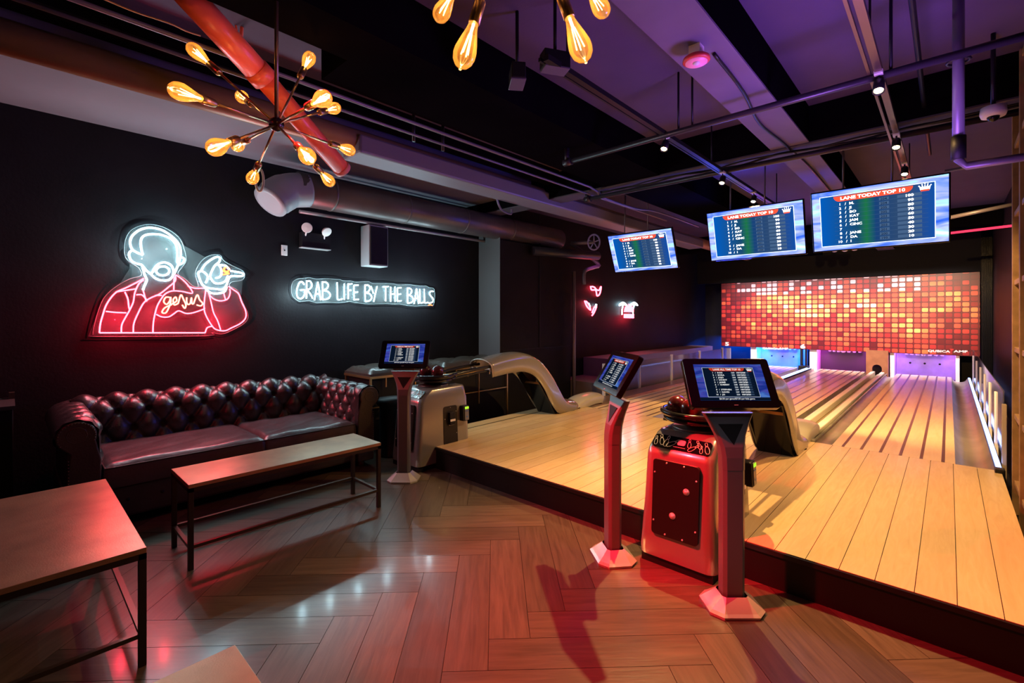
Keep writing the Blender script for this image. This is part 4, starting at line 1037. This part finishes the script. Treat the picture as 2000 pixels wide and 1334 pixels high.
def tc_(x,y): return at(540+x/5.8,400+y/5.8,X=WX)
G={ # strokes in a unit box (0..1, y down)
'G':[[(.95,.18),(.7,.02),(.35,.08),(.05,.5),(.12,.88),(.5,1),(.9,.85),(1,.5),(.5,.5)]],
'R':[[(.05,1),(.1,.5),(.12,0)],[(.12,.02),(.6,.03),(.9,.25),(.6,.45),(.15,.52),(.6,.72),(1,1)]],
'A':[[(0,1),(.35,.35),(.55,0)],[(.55,0),(.8,.5),(1,1)],[(.2,.66),(.85,.66)]],
'B':[[(.08,1),(.06,.5),(.05,0)],[(.05,.02),(.55,.05),(.75,.22),(.5,.42),(.1,.48)],[(.1,.48),(.7,.55),(1,.75),(.7,.95),(.08,1)]],
'L':[[(.1,0),(.15,.5),(.2,.97)],[(.2,.97),(.6,.98),(1,.93)]],'I':[[(.5,0),(.5,1)]],
'F':[[(.12,1),(.1,.5),(.1,0)],[(.1,.03),(.95,.0)],[(.1,.45),(.75,.43)]],
'E':[[(.1,0),(.1,.5),(.12,1)],[(.1,.02),(.95,.0)],[(.1,.48),(.85,.46)],[(.12,.98),(1,.95)]],
'Y':[[(0,0),(.4,.45)],[(1,0),(.7,.5),(.45,1)]],'T':[[(0,.03),(1,.0)],[(.5,.02),(.48,1)]],
'H':[[(.05,0),(.08,1)],[(.95,0),(.98,1)],[(.08,.5),(.95,.48)]],
'S':[[(.95,.05),(.5,.03),(.2,.22),(.5,.45),(.9,.65),(.75,.92),(.1,1)]]}
LT=[('G',225,320,870,1065),('R',335,410,860,1060),('A',430,500,875,1080),('B',515,610,870,1075),('L',680,745,880,1080),('I',758,778,895,1075),('F',805,860,895,1065),('E',872,930,910,1080),('B',1000,1080,905,1095),('Y',1070,1140,925,1095),('T',1205,1270,925,1090),('H',1290,1345,930,1095),('E',1365,1415,940,1095),('B',1480,1550,940,1115),('A',1560,1610,950,1120),('L',1618,1662,955,1115),('L',1668,1715,955,1115),('S',1722,1780,975,1115)]
for px_,py_,c_,p_ in ((290,500,(.62,.92,1.0),5),(340,480,(.62,.92,1.0),5),(425,540,(.62,.92,1.0),5),(235,625,(1.0,.02,.05),8),(320,610,(1.0,.02,.05),8),(430,625,(1.0,.02,.05),8)):
    lamp('neon_light','POINT',tuple(at(px_,py_,X=-4.93)),c_,p_*1.7,0.0)
t=thing('neon_sign','white neon lettering reading GRAB LIFE BY THE BALLS on the black wall','neon sign',tuple(tc_(980,1150)),0,None,True)
top=[(x0-20,y0-42) for _,x0,x1,y0,y1 in LT]; 
ol=[]
for _,x0,x1,y0,y1 in LT: ol+= [((x0+x1)/2-14,y0-36),((x0+x1)/2+14,y0-36)]
ol+=[(1795,960),(1800,1050),(1785,1140)]
for _,x0,x1,y0,y1 in LT[::-1]: ol+= [((x0+x1)/2+12,y1+30),((x0+x1)/2-12,y1+30)]
ol+=[(190,1040),(172,960),(190,870)]
plate([(v.x,v.y) for v in smoothpath([Vector((x,y,0)) for x,y in ol],2,True)],tc_,t)
for px_ in (590,645,700,755,800,838): lamp('neon_light','POINT',tuple(at(px_,574,X=-4.93)),(.62,.92,1.0),7,0.0)
for ch,x0,x1,y0,y1 in LT:
    m=MB()
    for st in G[ch]: stroke(m,[(x0+(x1-x0)*a_,y0+(y1-y0)*b_) for a_,b_ in st],.0062,4 if len(st)>2 else 1,cv=tc_)
    m.build('letter_tubing',NW,t)
m=MB(); stroke(m,[(1722,1138),(1745,1132),(1765,1140)],.005,cv=tc_); m.build('orange_wire_tip',NO,t)

# far left wall: two bent red neon shapes and the small skyline sign
def far(px,py): return at(px,py,X=-5.06)
def fz(x,y): return far(1060+x/5.556,440+y/5.556)
t=thing('neon_sign','small red neon heart outline high on the far left wall','neon sign',tuple(fz(575,770)),0,None,True)
m=MB(); stroke(m,[(520,660),(530,700),(575,705),(590,765),(620,740),(633,665),(610,705),(580,695),(560,672),(535,665)],.014,cv=fz); m.build('red_tubing',NR,t)
t=thing('neon_sign','red neon V shape with white highlights low on the far left wall','neon sign',tuple(fz(520,985)),0,None,True)
m=MB(); stroke(m,[(455,820),(480,880),(520,920),(500,860),(470,825)],.014,cv=fz); stroke(m,[(535,980),(560,940),(583,880),(560,890),(535,950)],.014,cv=fz); m.build('red_tubing',NR,t)
m=MB(); stroke(m,[(498,850),(512,885)],.016,cv=fz); stroke(m,[(580,858),(572,890)],.016,cv=fz); m.build('white_tubing',NW,t)
t=thing('neon_sign','small neon sign of white palm trees over red lettering on the far left wall','neon sign',tuple(fz(930,1010)),0,None,True)
m=MB()
for cx_ in (870,990):
    for q in range(6):
        an=PI*(.0+q/5)+0.0; stroke(m,[(cx_,860),(cx_+22*math.cos(an),860-22*math.sin(an)),(cx_+38*math.cos(an),868-14*math.sin(an))],.016,2,cv=fz)
    stroke(m,[(cx_,865),(cx_-8,920),(cx_-10,970)],.012,cv=fz)
m.build('white_tubing',NW,t)
m=MB()
for x in (895,915,935,955,975): stroke(m,[(x-8,940),(x,860+abs(x-935)),(x+8,890),(x+6,940)],.014,cv=fz)
for y in (970,985,998): stroke(m,[(885,y),(985,y+3)],.017,1,cv=fz)
m.build('red_tubing',NR,t)

lamp('palm_sign_light','POINT',tuple(fz(935,1010)+Vector((.12,0,-.05))),(1.0,.02,.05),7,0.0)
# ================================================================= CEILING SERVICES
def pipe(name,pts,r,label,cat,m=BLACKMETAL,group=None,n=14):
    b=MB(); b.tube(pts,r,n)
    if name=='sprinkler_pipe': b.tube([pts[0],(pts[0][0],pts[0][1],BOT)],r,n); b.tube([(pts[0][0]-.03,pts[0][1],pts[0][2]),(pts[0][0]+.05,pts[0][1],pts[0][2])],r*1.4,n)
    return tag(b.build(name,m),label,cat,group)
# long round duct-beam over the tables
DT=thing('round_duct','long straight brown duct running over the low tables toward the lanes','duct',(-3.74,2,2.85),0,None,True)
b=MB(); b.tube([(-3.74,-2.35,2.94),(-3.74,12.8,2.94)],.095,20); b.build('straight_run',DUCTPAINT,DT)
b=MB(); b.box((-3.9,2.0,2.80),(-3.60,9.5,2.96)); b.build('boxed_section',mat('boxed_duct_grey',(.22,.20,.23),.5,.2),DT,bevel=.02)
# big round duct by the wall
t=thing('round_duct','fat round duct along the left wall above the white lettering','duct',(-4.72,1.5,2.4),0,None,True)
m=MB(); m.tube([(-4.74,1.95,2.70),(-4.74,6.2,2.70)],.165,28); m.build('straight_run',mat('duct_metal',(.10,.085,.085),.36,.3,noise=.2,nscale=3),t)
m=MB(); m.tube(smoothpath([(-4.74,2.05,2.70),(-4.74,1.88,2.66),(-4.72,1.76,2.58),(-4.70,1.68,2.50)],6),[.168]*8+[.175]*6+[.165]*4+[.12],24); m.build('elbow',mat('duct_wrap',(.28,.30,.32),.45),t)
for y in (2.3,3.2,4.1,5.0):
    m=MB(); m.tube([(-4.74,y-.012,2.70),(-4.74,y+.012,2.70)],.169,28); m.build('joint_band',mat('duct_band',(.12,.10,.09),.4,.2),t)
m=MB(); c=at(507,352,X=-4.45)
m.tube([c+Vector((.0,0,0))+Vector((math.cos(q/16*2*PI)*.035*CA,math.cos(q/16*2*PI)*.035*SA,math.sin(q/16*2*PI)*.10)) for q in range(16)],.010,8,closed=True); m.build('flange_ring',mat('ring_cream',(.6,.5,.3),.5),t)
# slim tube fixture under the duct
a_=at(585,413,X=-4.98); b=MB(); b.tube([(-4.98,a_.y,a_.z),(-4.98,5.6,a_.z)],.019); tag(b.build('tube_rail',mat('tube_rail_grey',(.30,.27,.29),.35,.3)),'slim grey tube running under the fat round duct','pipe')
# red sprinkler pipe
A_=at(335,-45,D=2.18); B_=at(512,150,D=2.62); B2=at(668,330,D=3.25)
t=thing('red_pipe','red painted pipe slanting across behind the nearer chandelier','pipe',tuple(B_),0,None,True)
m=MB(); m.tube([A_,B_],.066,24); m.build('thick_length',REDPIPE,t)
dd=(B_-A_).normalized(); m=MB(); m.tube([B_-dd*.05,B_+dd*.02],.072,24); m.build('coupling',REDPIPE,t)
m=MB(); m.tube([B_,B2],.056,24); m.build('thin_length',REDPIPE,t)
d2=(B2-B_).normalized(); m=MB(); m.tube([B2-d2*.02,B2+d2*.012],.060,24); m.build('end_cap',mat('red_cap',(.75,.25,.2),.4),t)
m=MB(); m.tube([at(470,100,D=2.85),at(440,-60,D=2.75)],.006,6); m.tube([at(470,100,D=2.85),at(478,-60,D=2.8)],.01,6); m.build('hanger_rod',REDPIPE,t)
# struts behind it
pipe('ceiling_strut',[at(640,-20,D=3.3),at(560,100,D=3.4),at(365,163,D=3.9)][0:2],.014,'thin metal strut crossing above the red pipe, leaning right','strut',PIPEPAINT,'thin metal ceiling struts')
pipe('ceiling_strut',[at(505,-15,D=3.3),at(600,108,D=3.5)],.014,'thin metal strut crossing above the red pipe, leaning left','strut',PIPEPAINT,'thin metal ceiling struts')
pipe('ceiling_strut',[at(362,160,D=3.6),at(425,88,D=3.3)],.016,'short pale strut left of the red pipe','strut',mat('pale_strut',(.4,.38,.4),.4,.3),'thin metal ceiling struts')
# conduits along the ceiling
def yline(px,py,z,y0,y1,r,label,cat='conduit',m=BLACKMETAL,nm='conduit',group='ceiling conduits'):
    p=at(px,py,Z=z); return pipe(nm,[(p.x,y0,z),(p.x,y1,z)],r,label,cat,m,group)
yline(800,190,3.0,1.4,5.5,.018,'dark conduit nearest the straight brown duct',m=PIPEPAINT)
yline(830,180,3.02,1.4,5.9,.012,'thin dark conduit beside the black ceiling beam',m=PIPEPAINT)
p=at(1070,335,Z=2.84)
pipe('conduit',smoothpath([(p.x,-2.2,2.84),(p.x,3.6,2.84),(p.x-.02,4.4,2.84),(p.x-.10,4.75,2.82),(p.x-.10,5.5,2.82),(p.x-.02,6.0,2.84),(p.x-.02,7.4,2.84)],5),.012,'grey conduit with an S bend under the black ceiling beam','conduit',PIPEPAINT,'ceiling conduits')
p=at(1020,335,Z=2.84)
pipe('conduit',[(p.x,-2.2,2.84),(p.x,6.6,2.84)],.010,'thin straight conduit beside the S bend conduit','conduit',PIPEPAINT,'ceiling conduits')
pipe('sprinkler_pipe',[(-2.4,3.27,2.75),(.33,3.27,2.75)],.021,'dark sprinkler pipe crossing the ceiling nearest the camera','pipe',PIPEDARK,'dark sprinkler pipes')
pipe('sprinkler_pipe',[(-3.1,4.62,2.80),(.5,4.62,2.80)],.024,'dark sprinkler pipe running under the cross beam','pipe',PIPEDARK,'dark sprinkler pipes')
q=at(1360,118,Z=2.80)
pipe('alarm_cable',smoothpath([(q.x+.05,q.y+.12,2.865),(q.x+.03,q.y+.7,2.862),(q.x-.04,q.y+1.3,2.864),(-1.0,4.45,2.862),(-.98,5.4,2.862),(-1.02,7.5,2.862)],5),.010,'thin dark cable clipped along the pale ceiling beam behind the alarm','cable',BLACKMETAL,None,8)
for k,(off,rr_) in enumerate(((0,.010),(.03,.007))):
    pts=[(-2.9+.3*i,4.60-off+.02*math.sin(i*1.7+k),2.835+.012*math.sin(i*2.3+k*2)) for i in range(12)]
    pipe('cable_bundle',smoothpath(pts,4),rr_,['thick loose cable tied along the cross beam pipe','thin loose cable tied along the cross beam pipe'][k],'cable',BLACK,'cables along the cross beam',8)
pipe('light_string',smoothpath([at(180,-12,Z=3.02),at(260,22,Z=3.02),at(330,45,Z=3.02),at(362,60,Z=3.02),at(392,70,Z=3.02)],4),.004,'thin amber wire along the ceiling at the top left','cable',mat('amber_wire',(.8,.45,.15),.4),None,6)
# hangers
for i,(px_,py_) in enumerate(((1325,180),(1352,165),(1740,30),(808,240),(865,255))):
    q=at(px_,py_,Y=3.27) if i<3 else at(px_,py_,X=-3.3)
    zt_=SLAB if i<3 else 3.175
    lb=['thin hanger rod left of the pink smoke alarm','thin hanger rod just right of another, by the pink smoke alarm','thin hanger rod beside the right spot track','short hanger strap above the brown duct, left one','short hanger strap above the brown duct, right one'][i]
    z0_=2.77 if i<3 else 2.90
    pipe('hanger_rod',[(q.x,q.y,z0_),(q.x,q.y,zt_)],.008 if i<3 else .014,lb,'hanger',BLACKMETAL,'ceiling hanger rods',8)
pipe('conduit',[(-.13,-2.3,2.95),(-.13,5.9,2.95)],.014,'dark conduit right of the right spot track','conduit',BLACKMETAL,'ceiling conduits')
# riser pipe at right
t=thing('riser_pipe','grey vertical pipe hanging from the ceiling at the right','pipe',(0,3.42,2.2),0,None,True)
q=at(1872,100,Y=3.36); m=MB(); q0=Vector((q.x,3.36,0)); m.tube([(q0.x,3.36,SLAB),(q0.x,3.36,2.27)],.024,16); m.build('riser',mat('riser_grey',(.20,.18,.22),.35,.2),t)
m=MB(); m.tube([(q0.x,3.36,2.30),(q0.x,3.36,2.24),(q0.x+.03,3.36,2.20),(.5,3.36,2.20)],.02,14); m.build('elbow_run',PIPEPAINT,t)
m=MB(); m.tube([(q0.x,3.36,2.36),(q0.x,3.36,2.24)],.031,14); m.build('coupling',BLACK,t)
m=MB(); m.tube([(q0.x+.045*math.cos(k/12*2*PI),3.345+.045*math.sin(k/12*2*PI),2.745) for k in range(12)],.007,6,closed=True); m.build('clamp_ring',BLACKMETAL,t)
pipe('wall_pipe',[at(1845,427,Y=7.0),at(1990,397,Y=7.0)],.02,'purple lit horizontal pipe beside the right monitor','pipe',PIPEPAINT)
pipe('wall_pipe',[at(1845,335,Y=6.4),at(1990,308,Y=6.4)],.015,'thin horizontal pipe above the purple lit one','pipe',PIPEPAINT)
b=MB(); b.bar(at(1850,456,Y=9.0),at(1985,440,Y=9.0),.02,.03); tag(b.build('led_strip',glow('led_red',(1,.04,.10),1.6)),'thin red glowing strip right of the nearest monitor','led strip')
# spot tracks
def track(x,y0,y1,label):
    t=thing('spot_track',label,'track light',(x,(y0+y1)/2,2.76),0,'black spotlight tracks',True)
    m=MB(); m.box((x-.017,y0,2.755),(x+.017,y1,2.785)); m.box((x-.05,y0,2.765),(x-.036,y1,2.785)); m.build('rail',BRONZE if x>-1 else BLACKMETAL,t)
    for y in (y0+.2,(y0+y1)/2,y1-.2):
        m=MB(); m.tube([(x-.01,y,2.78),(x-.01,y,SLAB)],.006,6); m.build('hanger',BLACKMETAL,t)
track(-1.53,1.9,6.6,'black spotlight track left of the centre beam'); track(-.28,-.5,6.4,'bronze spotlight track right of the centre beam')
hp=None
nm=['over the middle of the approach','second along the left track','furthest along the left track','nearest on the right track','second along the right track','furthest along the right track']
for i,(x,y,tg,pw) in enumerate(SPOTS):
    if hp is None:
        hp=thing('spotlight','','spotlight'); 
        m=MB(); m.box((-.02,-.035,-.01),(.02,.035,.012)); m.build('track_adapter',WHITE,hp,bevel=.002)
        m=MB(); m.tube([(0,0,-.01),(0,0,-.05)],.006,8); m.build('stem',BLACK,hp)
        M_=Matrix.Translation((0,0,-.06))@Matrix.Rotation(math.radians(-28),4,'X'); m=MB(); m.lathe([(0,.03),(.022,.03),(.026,.02),(.028,-.05),(.025,-.05),(.022,-.03),(0,-.03)],M_,20); m.build('can',BLACKMETAL,hp)
        m=MB(); m.lathe([(.0,-.040),(.021,-.040),(.021,-.043),(0,-.043)],M_,16); m.build('lens',glow('spot_lens',(1,.75,.35),25),hp); o=hp
    else: o=dup(hp,(0,0,0),0)
    o.location=(x,y,2.755); o['label']='small black spotlight %s'%nm[i]; o['group']='small track spotlights'
    lamp('spot_lamp','SPOT',(x,y+.03,2.63),WARM,pw,.015,tg,100,.8)
t=thing('emergency_light','row of three small white round lamps showing just under the nearest monitor','emergency light',tuple(at(1651,487,Y=10.3)),0,None,True)
cs=[at(x_,y_,Y=10.3) for x_,y_ in ((1631,489),(1651,488),(1670,486))]
m=MB(); m.box((cs[0].x-.06,10.28,cs[0].z+.06),(cs[2].x+.06,10.36,cs[0].z+.14)); m.box((cs[1].x-.02,10.30,cs[0].z+.14),(cs[1].x+.02,10.34,SLAB)); m.build('mount',BLACK,t)
for c_ in cs:
    m=MB(); m.sphere((c_.x,10.25,c_.z+.02),.06,16); m.build('lamp_head',WHITE,t)
# smoke alarm, camera, projectors, emergency light, speaker, socket
q=at(1360,118,Z=2.80)
t=thing('smoke_alarm','round pink lit alarm with a red rim on the ceiling beam','smoke alarm',tuple(q),0,None,True)
m=MB(); m.box((q.x-.03,q.y-.03,2.82),(q.x+.03,q.y+.03,BOT)); m.build('mount_box',WHITE,t)
m=MB(); m.lathe([(0,.03),(.055,.03),(.068,.02),(.070,.006),(.062,.0),(.0,.0)],Matrix.Translation((q.x,q.y,2.79))); m.build('red_rim',mat('alarm_red',(.75,.06,.06),.4),t)
m=MB(); m.lathe([(0,.0),(.056,.0),(.056,-.004),(0,-.004)],Matrix.Translation((q.x,q.y,2.79))); m.build('face',mat('alarm_pink_glow',(.80,.25,.45),.4,emit=(.8,.12,.35),es=.35),t)  # face given a faint pink glow of its own, though no lamp
m=MB(); m.sphere((q.x,q.y,2.788),.02,16,sc=(1,1,.6)); m.build('lamp_lens',WHITE,t)
q=at(1940,228,Z=2.66)
t=thing('security_camera','white dome camera near the wooden grid at the right','camera',tuple(q),0,None,True)
m=MB(); m.lathe([(0,.06),(.058,.06),(.062,.02),(.055,.0),(.0,.0)],Matrix.Translation((q.x,q.y,2.66))); m.build('housing',WHITE,t)
m=MB(); m.sphere((q.x,q.y,2.66),.03,16); m.build('dome',GLOSSBLACK,t)
m=MB(); m.tube([(q.x,q.y,2.72),(q.x,q.y,SLAB)],.012,8); m.build('stem',BLACKMETAL,t)
for i,(px_,py_,rot,lb) in enumerate(((1010,150,50,'black ceiling loudspeaker with a pale lower edge, hanging left of another'),(1084,122,-30,'black ceiling loudspeaker hanging right of another'))):
    q=at(px_,py_,Z=2.80); q.x+=.0 if i==0 else .0
    t=thing('loudspeaker',lb,'loudspeaker',tuple(q),math.radians(rot),'black ceiling loudspeakers')
    m=MB(); m.box((-.04,-.075,-.04),(.04,.075,.05)); m.build('cabinet',BLACK,t,bevel=.006)
    m=MB(); m.box((-.043,-.07,-.047),(.043,.07,-.036)); m.build('lower_plate',mat('speaker_plate',(.10,.09,.13),.4),t,bevel=.003)
    m=MB(); m.tube([(0,0,.04),(0,0,SLAB-2.80)],.010,8); m.build('stem',BLACK,t)
t=thing('emergency_light','emergency light with two white round lamps on a black box on the wall','emergency light',tuple(at(618,488,X=-5.0)),0,None,True)
c1=at(590,452,X=-5.02); c2=at(646,488,X=-5.02)
m=MB(); m.box((-5.1,c1.y,c2.z),(-5.02,c2.y,c1.z)); m.build('battery_box',BLACK,t,bevel=.004)
m=MB(); m.box((-5.1,c1.y,c2.z-.006),(-5.01,c2.y,c2.z+.002)); m.build('lit_lower_edge',mat('lit_edge_grey',(.35,.36,.36),.4),t)  # pale strip stands in for light along the box's lower edge
for px_,py_,dr in ((600,445,Vector((.85,-.5,-.1))),(637,452,Vector((.45,.1,-.35)))):
    q=at(px_,py_,X=-4.98); z_=dr.normalized(); x_=z_.orthogonal().normalized(); M_=frame(q,x_,z_.cross(x_),z_)
    m=MB(); m.lathe([(.0,-.035),(.022,-.035),(.045,-.01),(.054,.012),(.054,.018),(.048,.018),(.0,.024)],M_,24); hd=m.build('lamp_head',WHITE,t)
    m=MB(); m.tube([q-z_*.02,Vector((-5.03,q.y,q.z-.085))],.009,8); m.build('bracket',WHITE,hd)
q=at(731,480,X=-4.98); t=thing('loudspeaker','grey sided loudspeaker mounted high between the duct and the lettering','loudspeaker',(q.x,q.y,q.z),0,None,True)
c1=at(712,440,X=-5.0); c2=at(752,523,X=-5.0)
m=MB(); m.box((-5.09,c1.y,c2.z),(-4.90,c2.y-.02,c1.z)); m.build('cabinet',mat('speaker_grey',(.30,.31,.32),.45),t,bevel=.008)
m=MB(); m.box((-4.90,c1.y+.02,c2.z+.02),(-4.888,c2.y-.035,c1.z-.02)); m.build('grille',BLACK,t)
q=at(555,489,X=-5.1); t=thing('wall_plate','small white wall plate left of the emergency light','wall plate',tuple(q),0,None,True)
m=MB(); m.box((-5.1,q.y-.03,q.z-.055),(-5.088,q.y+.03,q.z+.055)); m.build('plate',WHITE,t,bevel=.003)
m=MB(); m.sphere((-5.087,q.y,q.z),.008,10); m.build('socket',BLACK,t)
# corner pipework by the monitors
pipe('vertical_pipe',[at(1121,530,X=-4.56),Vector((at(1121,530,X=-4.56).x,at(1121,530,X=-4.56).y,0))],.03,'tall grey vertical pipe at the end of the wall panels','pipe',mat('tall_pipe',(.28,.22,.28),.4,.2))
t=thing('valve_wheel','purple spoked valve wheel near the left monitor','valve',tuple(at(1160,490,X=-4.3)),0,None,True)
c=at(1160,473,X=-4.2); Rw=.125; fw=Vector((-SA*.85+.3,CA*.85-.2,0)).normalized(); xr=Vector((fw.y,-fw.x,0))
m=MB(); ring=[c+xr*(Rw*.75*math.cos(k/20*2*PI))+Vector((0,0,Rw*math.sin(k/20*2*PI))) for k in range(20)]; m.tube(ring,.014,8,closed=True)
for k in range(5): m.tube([c,c+xr*(Rw*.75*math.cos(k/5*2*PI+.3))+Vector((0,0,Rw*math.sin(k/5*2*PI+.3)))],.010,6)
m.build('wheel',mat('valve_purple',(.30,.26,.55),.4,.3),t)
m=MB(); m.tube([c,c-Vector((.35,.15,.0))],.03,10); m.build('valve_stem',PIPEPAINT,t)
m=MB(); m.tube(smoothpath([c-Vector((.35,.15,.0)),at(1168,515,X=-4.4),at(1160,522,X=-4.4),at(1142,530,X=-4.4),at(1141,556,X=-4.4)],4),.03,12); m.build('bent_pipe',PIPEPAINT,t)
m=MB(); m.tube([at(1040,490,X=-4.6),at(1168,500,X=-4.3)],.07,16); m.build('pipe_run',PIPEDARK,t)
m=MB(); m.tube(smoothpath([at(970,385,X=-3.88),at(974,400,X=-3.9),at(982,412,X=-3.95),at(998,418,X=-4.0),at(999,408,X=-4.0)],4),.012,10); m.build('bent_pipe',PIPEPAINT,DT)

# ================================================================= CHANDELIERS
FIL=glow('filament',(1.0,.70,.32),14); BULBTINT=clear('amber_bulb_glass',(1.0,.90,.68),.30,.03,(1.0,.58,.18),.15)
bprof=[(.0,.0),(.013,.0),(.0135,.012),(.017,.028),(.026,.06),(.0315,.085),(.0318,.098),(.028,.115),(.018,.128),(.006,.134),(.004,.139),(0,.140)]
Larm=.555; TIP=Larm
def bulb_parts():
    """built along +z from the hub: arm, socket, bulb"""
    return
def arm_assembly(parent, d, glass, first=None):
    z_=Vector(d).normalized(); x_=z_.orthogonal().normalized(); M_=frame((0,0,0),x_,z_.cross(x_),z_)
    nb=Larm-.140
    if first is None:
        m=MB(); m.tube([(0,0,.02),(0,0,nb-.05)],.0055,8); A=m.build('arm',BRASS,parent)
        m=MB(); m.lathe([(0,nb-.062),(.014,nb-.062),(.0165,nb-.055),(.0165,nb+.004),(.013,nb+.006),(0,nb+.006)],None,16); B=m.build('socket',BRASS,A)
        m=MB(); m.lathe([(r,z+nb) for r,z in bprof],None,20); D=m.build('bulb',glass,A)
        m=MB()
        for k in range(4):
            th=k*PI/2+.3; m.tube([(.004*math.cos(th),.004*math.sin(th),nb+.035),(.011*math.cos(th),.011*math.sin(th),nb+.095)],.0016,6)
        m.tube([(0,0,nb+.005),(0,0,nb+.035)],.004,6); E=m.build('filament',FIL,A)
    else:
        A=first.copy(); C.objects.link(A); A.parent=parent
        for ch in list(first.children):
            c_=ch.copy(); C.objects.link(c_); c_.parent=A
    A.matrix_local=M_
    return A
firstarm=None
def chandelier(hub, tips, label, extra=(), power=1.0):
    """tips: (px, py, near) tip of each bulb as seen; solved onto the sphere of radius Larm about the hub"""
    global firstarm
    t=thing('sputnik_chandelier',label,'chandelier',tuple(hub),0,'bare bulb chandeliers')
    m=MB(); m.sphere((0,0,0),.033,24); m.build('hub',mat('hub_bronze',(.10,.07,.05),.22,.8),t)
    m=MB(); m.tube([(0,0,.03),(0,0,SLAB-hub.z)],.009,10); m.build('stem',BRONZE,t)
    m=MB(); m.lathe([(0,0),(.06,0),(.06,-.02),(.02,-.03),(0,-.03)],Matrix.Translation((0,0,SLAB-hub.z))); m.build('ceiling_canopy',BRONZE,t)
    cam_=Vector((0,0,CAMH)); dirs=[]
    for px_,py_,near in tips:
        r=(at(px_,py_,D=1)-cam_); oc=cam_-hub; a_=r.dot(r); b_=2*r.dot(oc); c_=oc.dot(oc)-Larm**2; disc=b_*b_-4*a_*c_
        if disc<0: s_=-b_/(2*a_)
        else: s_=(-b_-math.sqrt(disc))/(2*a_) if near else (-b_+math.sqrt(disc))/(2*a_)
        dirs.append((cam_+r*s_-hub).normalized())
    dirs += [Vector(e).normalized() for e in extra]
    for d in dirs:
        o=arm_assembly(t,d,BULBTINT,firstarm)
        if firstarm is None: firstarm=o
        lamp('bulb_lamp','POINT',tuple(hub+d*(Larm-.07)),(1.0,.48,.14),power,.0)
    return t
hub1=at(540,243,D=2.15)
chandelier(hub1,[(366,86,0),(328,171,1),(467,185,0),(609,104,0),(641,187,1),(662,209,0),(408,293,1),(458,288,0),(489.5,356,0),(607,312,1),(650,361,0),(692,297,0)],'twelve armed bulb chandelier hanging in front of the red pipe',power=BULBW)
hub2=at(1011,-239,D=1.3)
chandelier(hub2,[(898,137,1),(1145,124,1),(1185,33,0),(853,42,0)],'bulb chandelier cut by the top edge of the photo',extra=[(.9,-.2,.15),(-.7,-.7,.1),(.3,-.9,-.2),(-.9,.3,.25),(.6,.75,.25),(0,-1,.25)],power=BULBW)

for o in list(C.objects):
    for k in ('_world','_wl'):
        if k in o: del o[k]
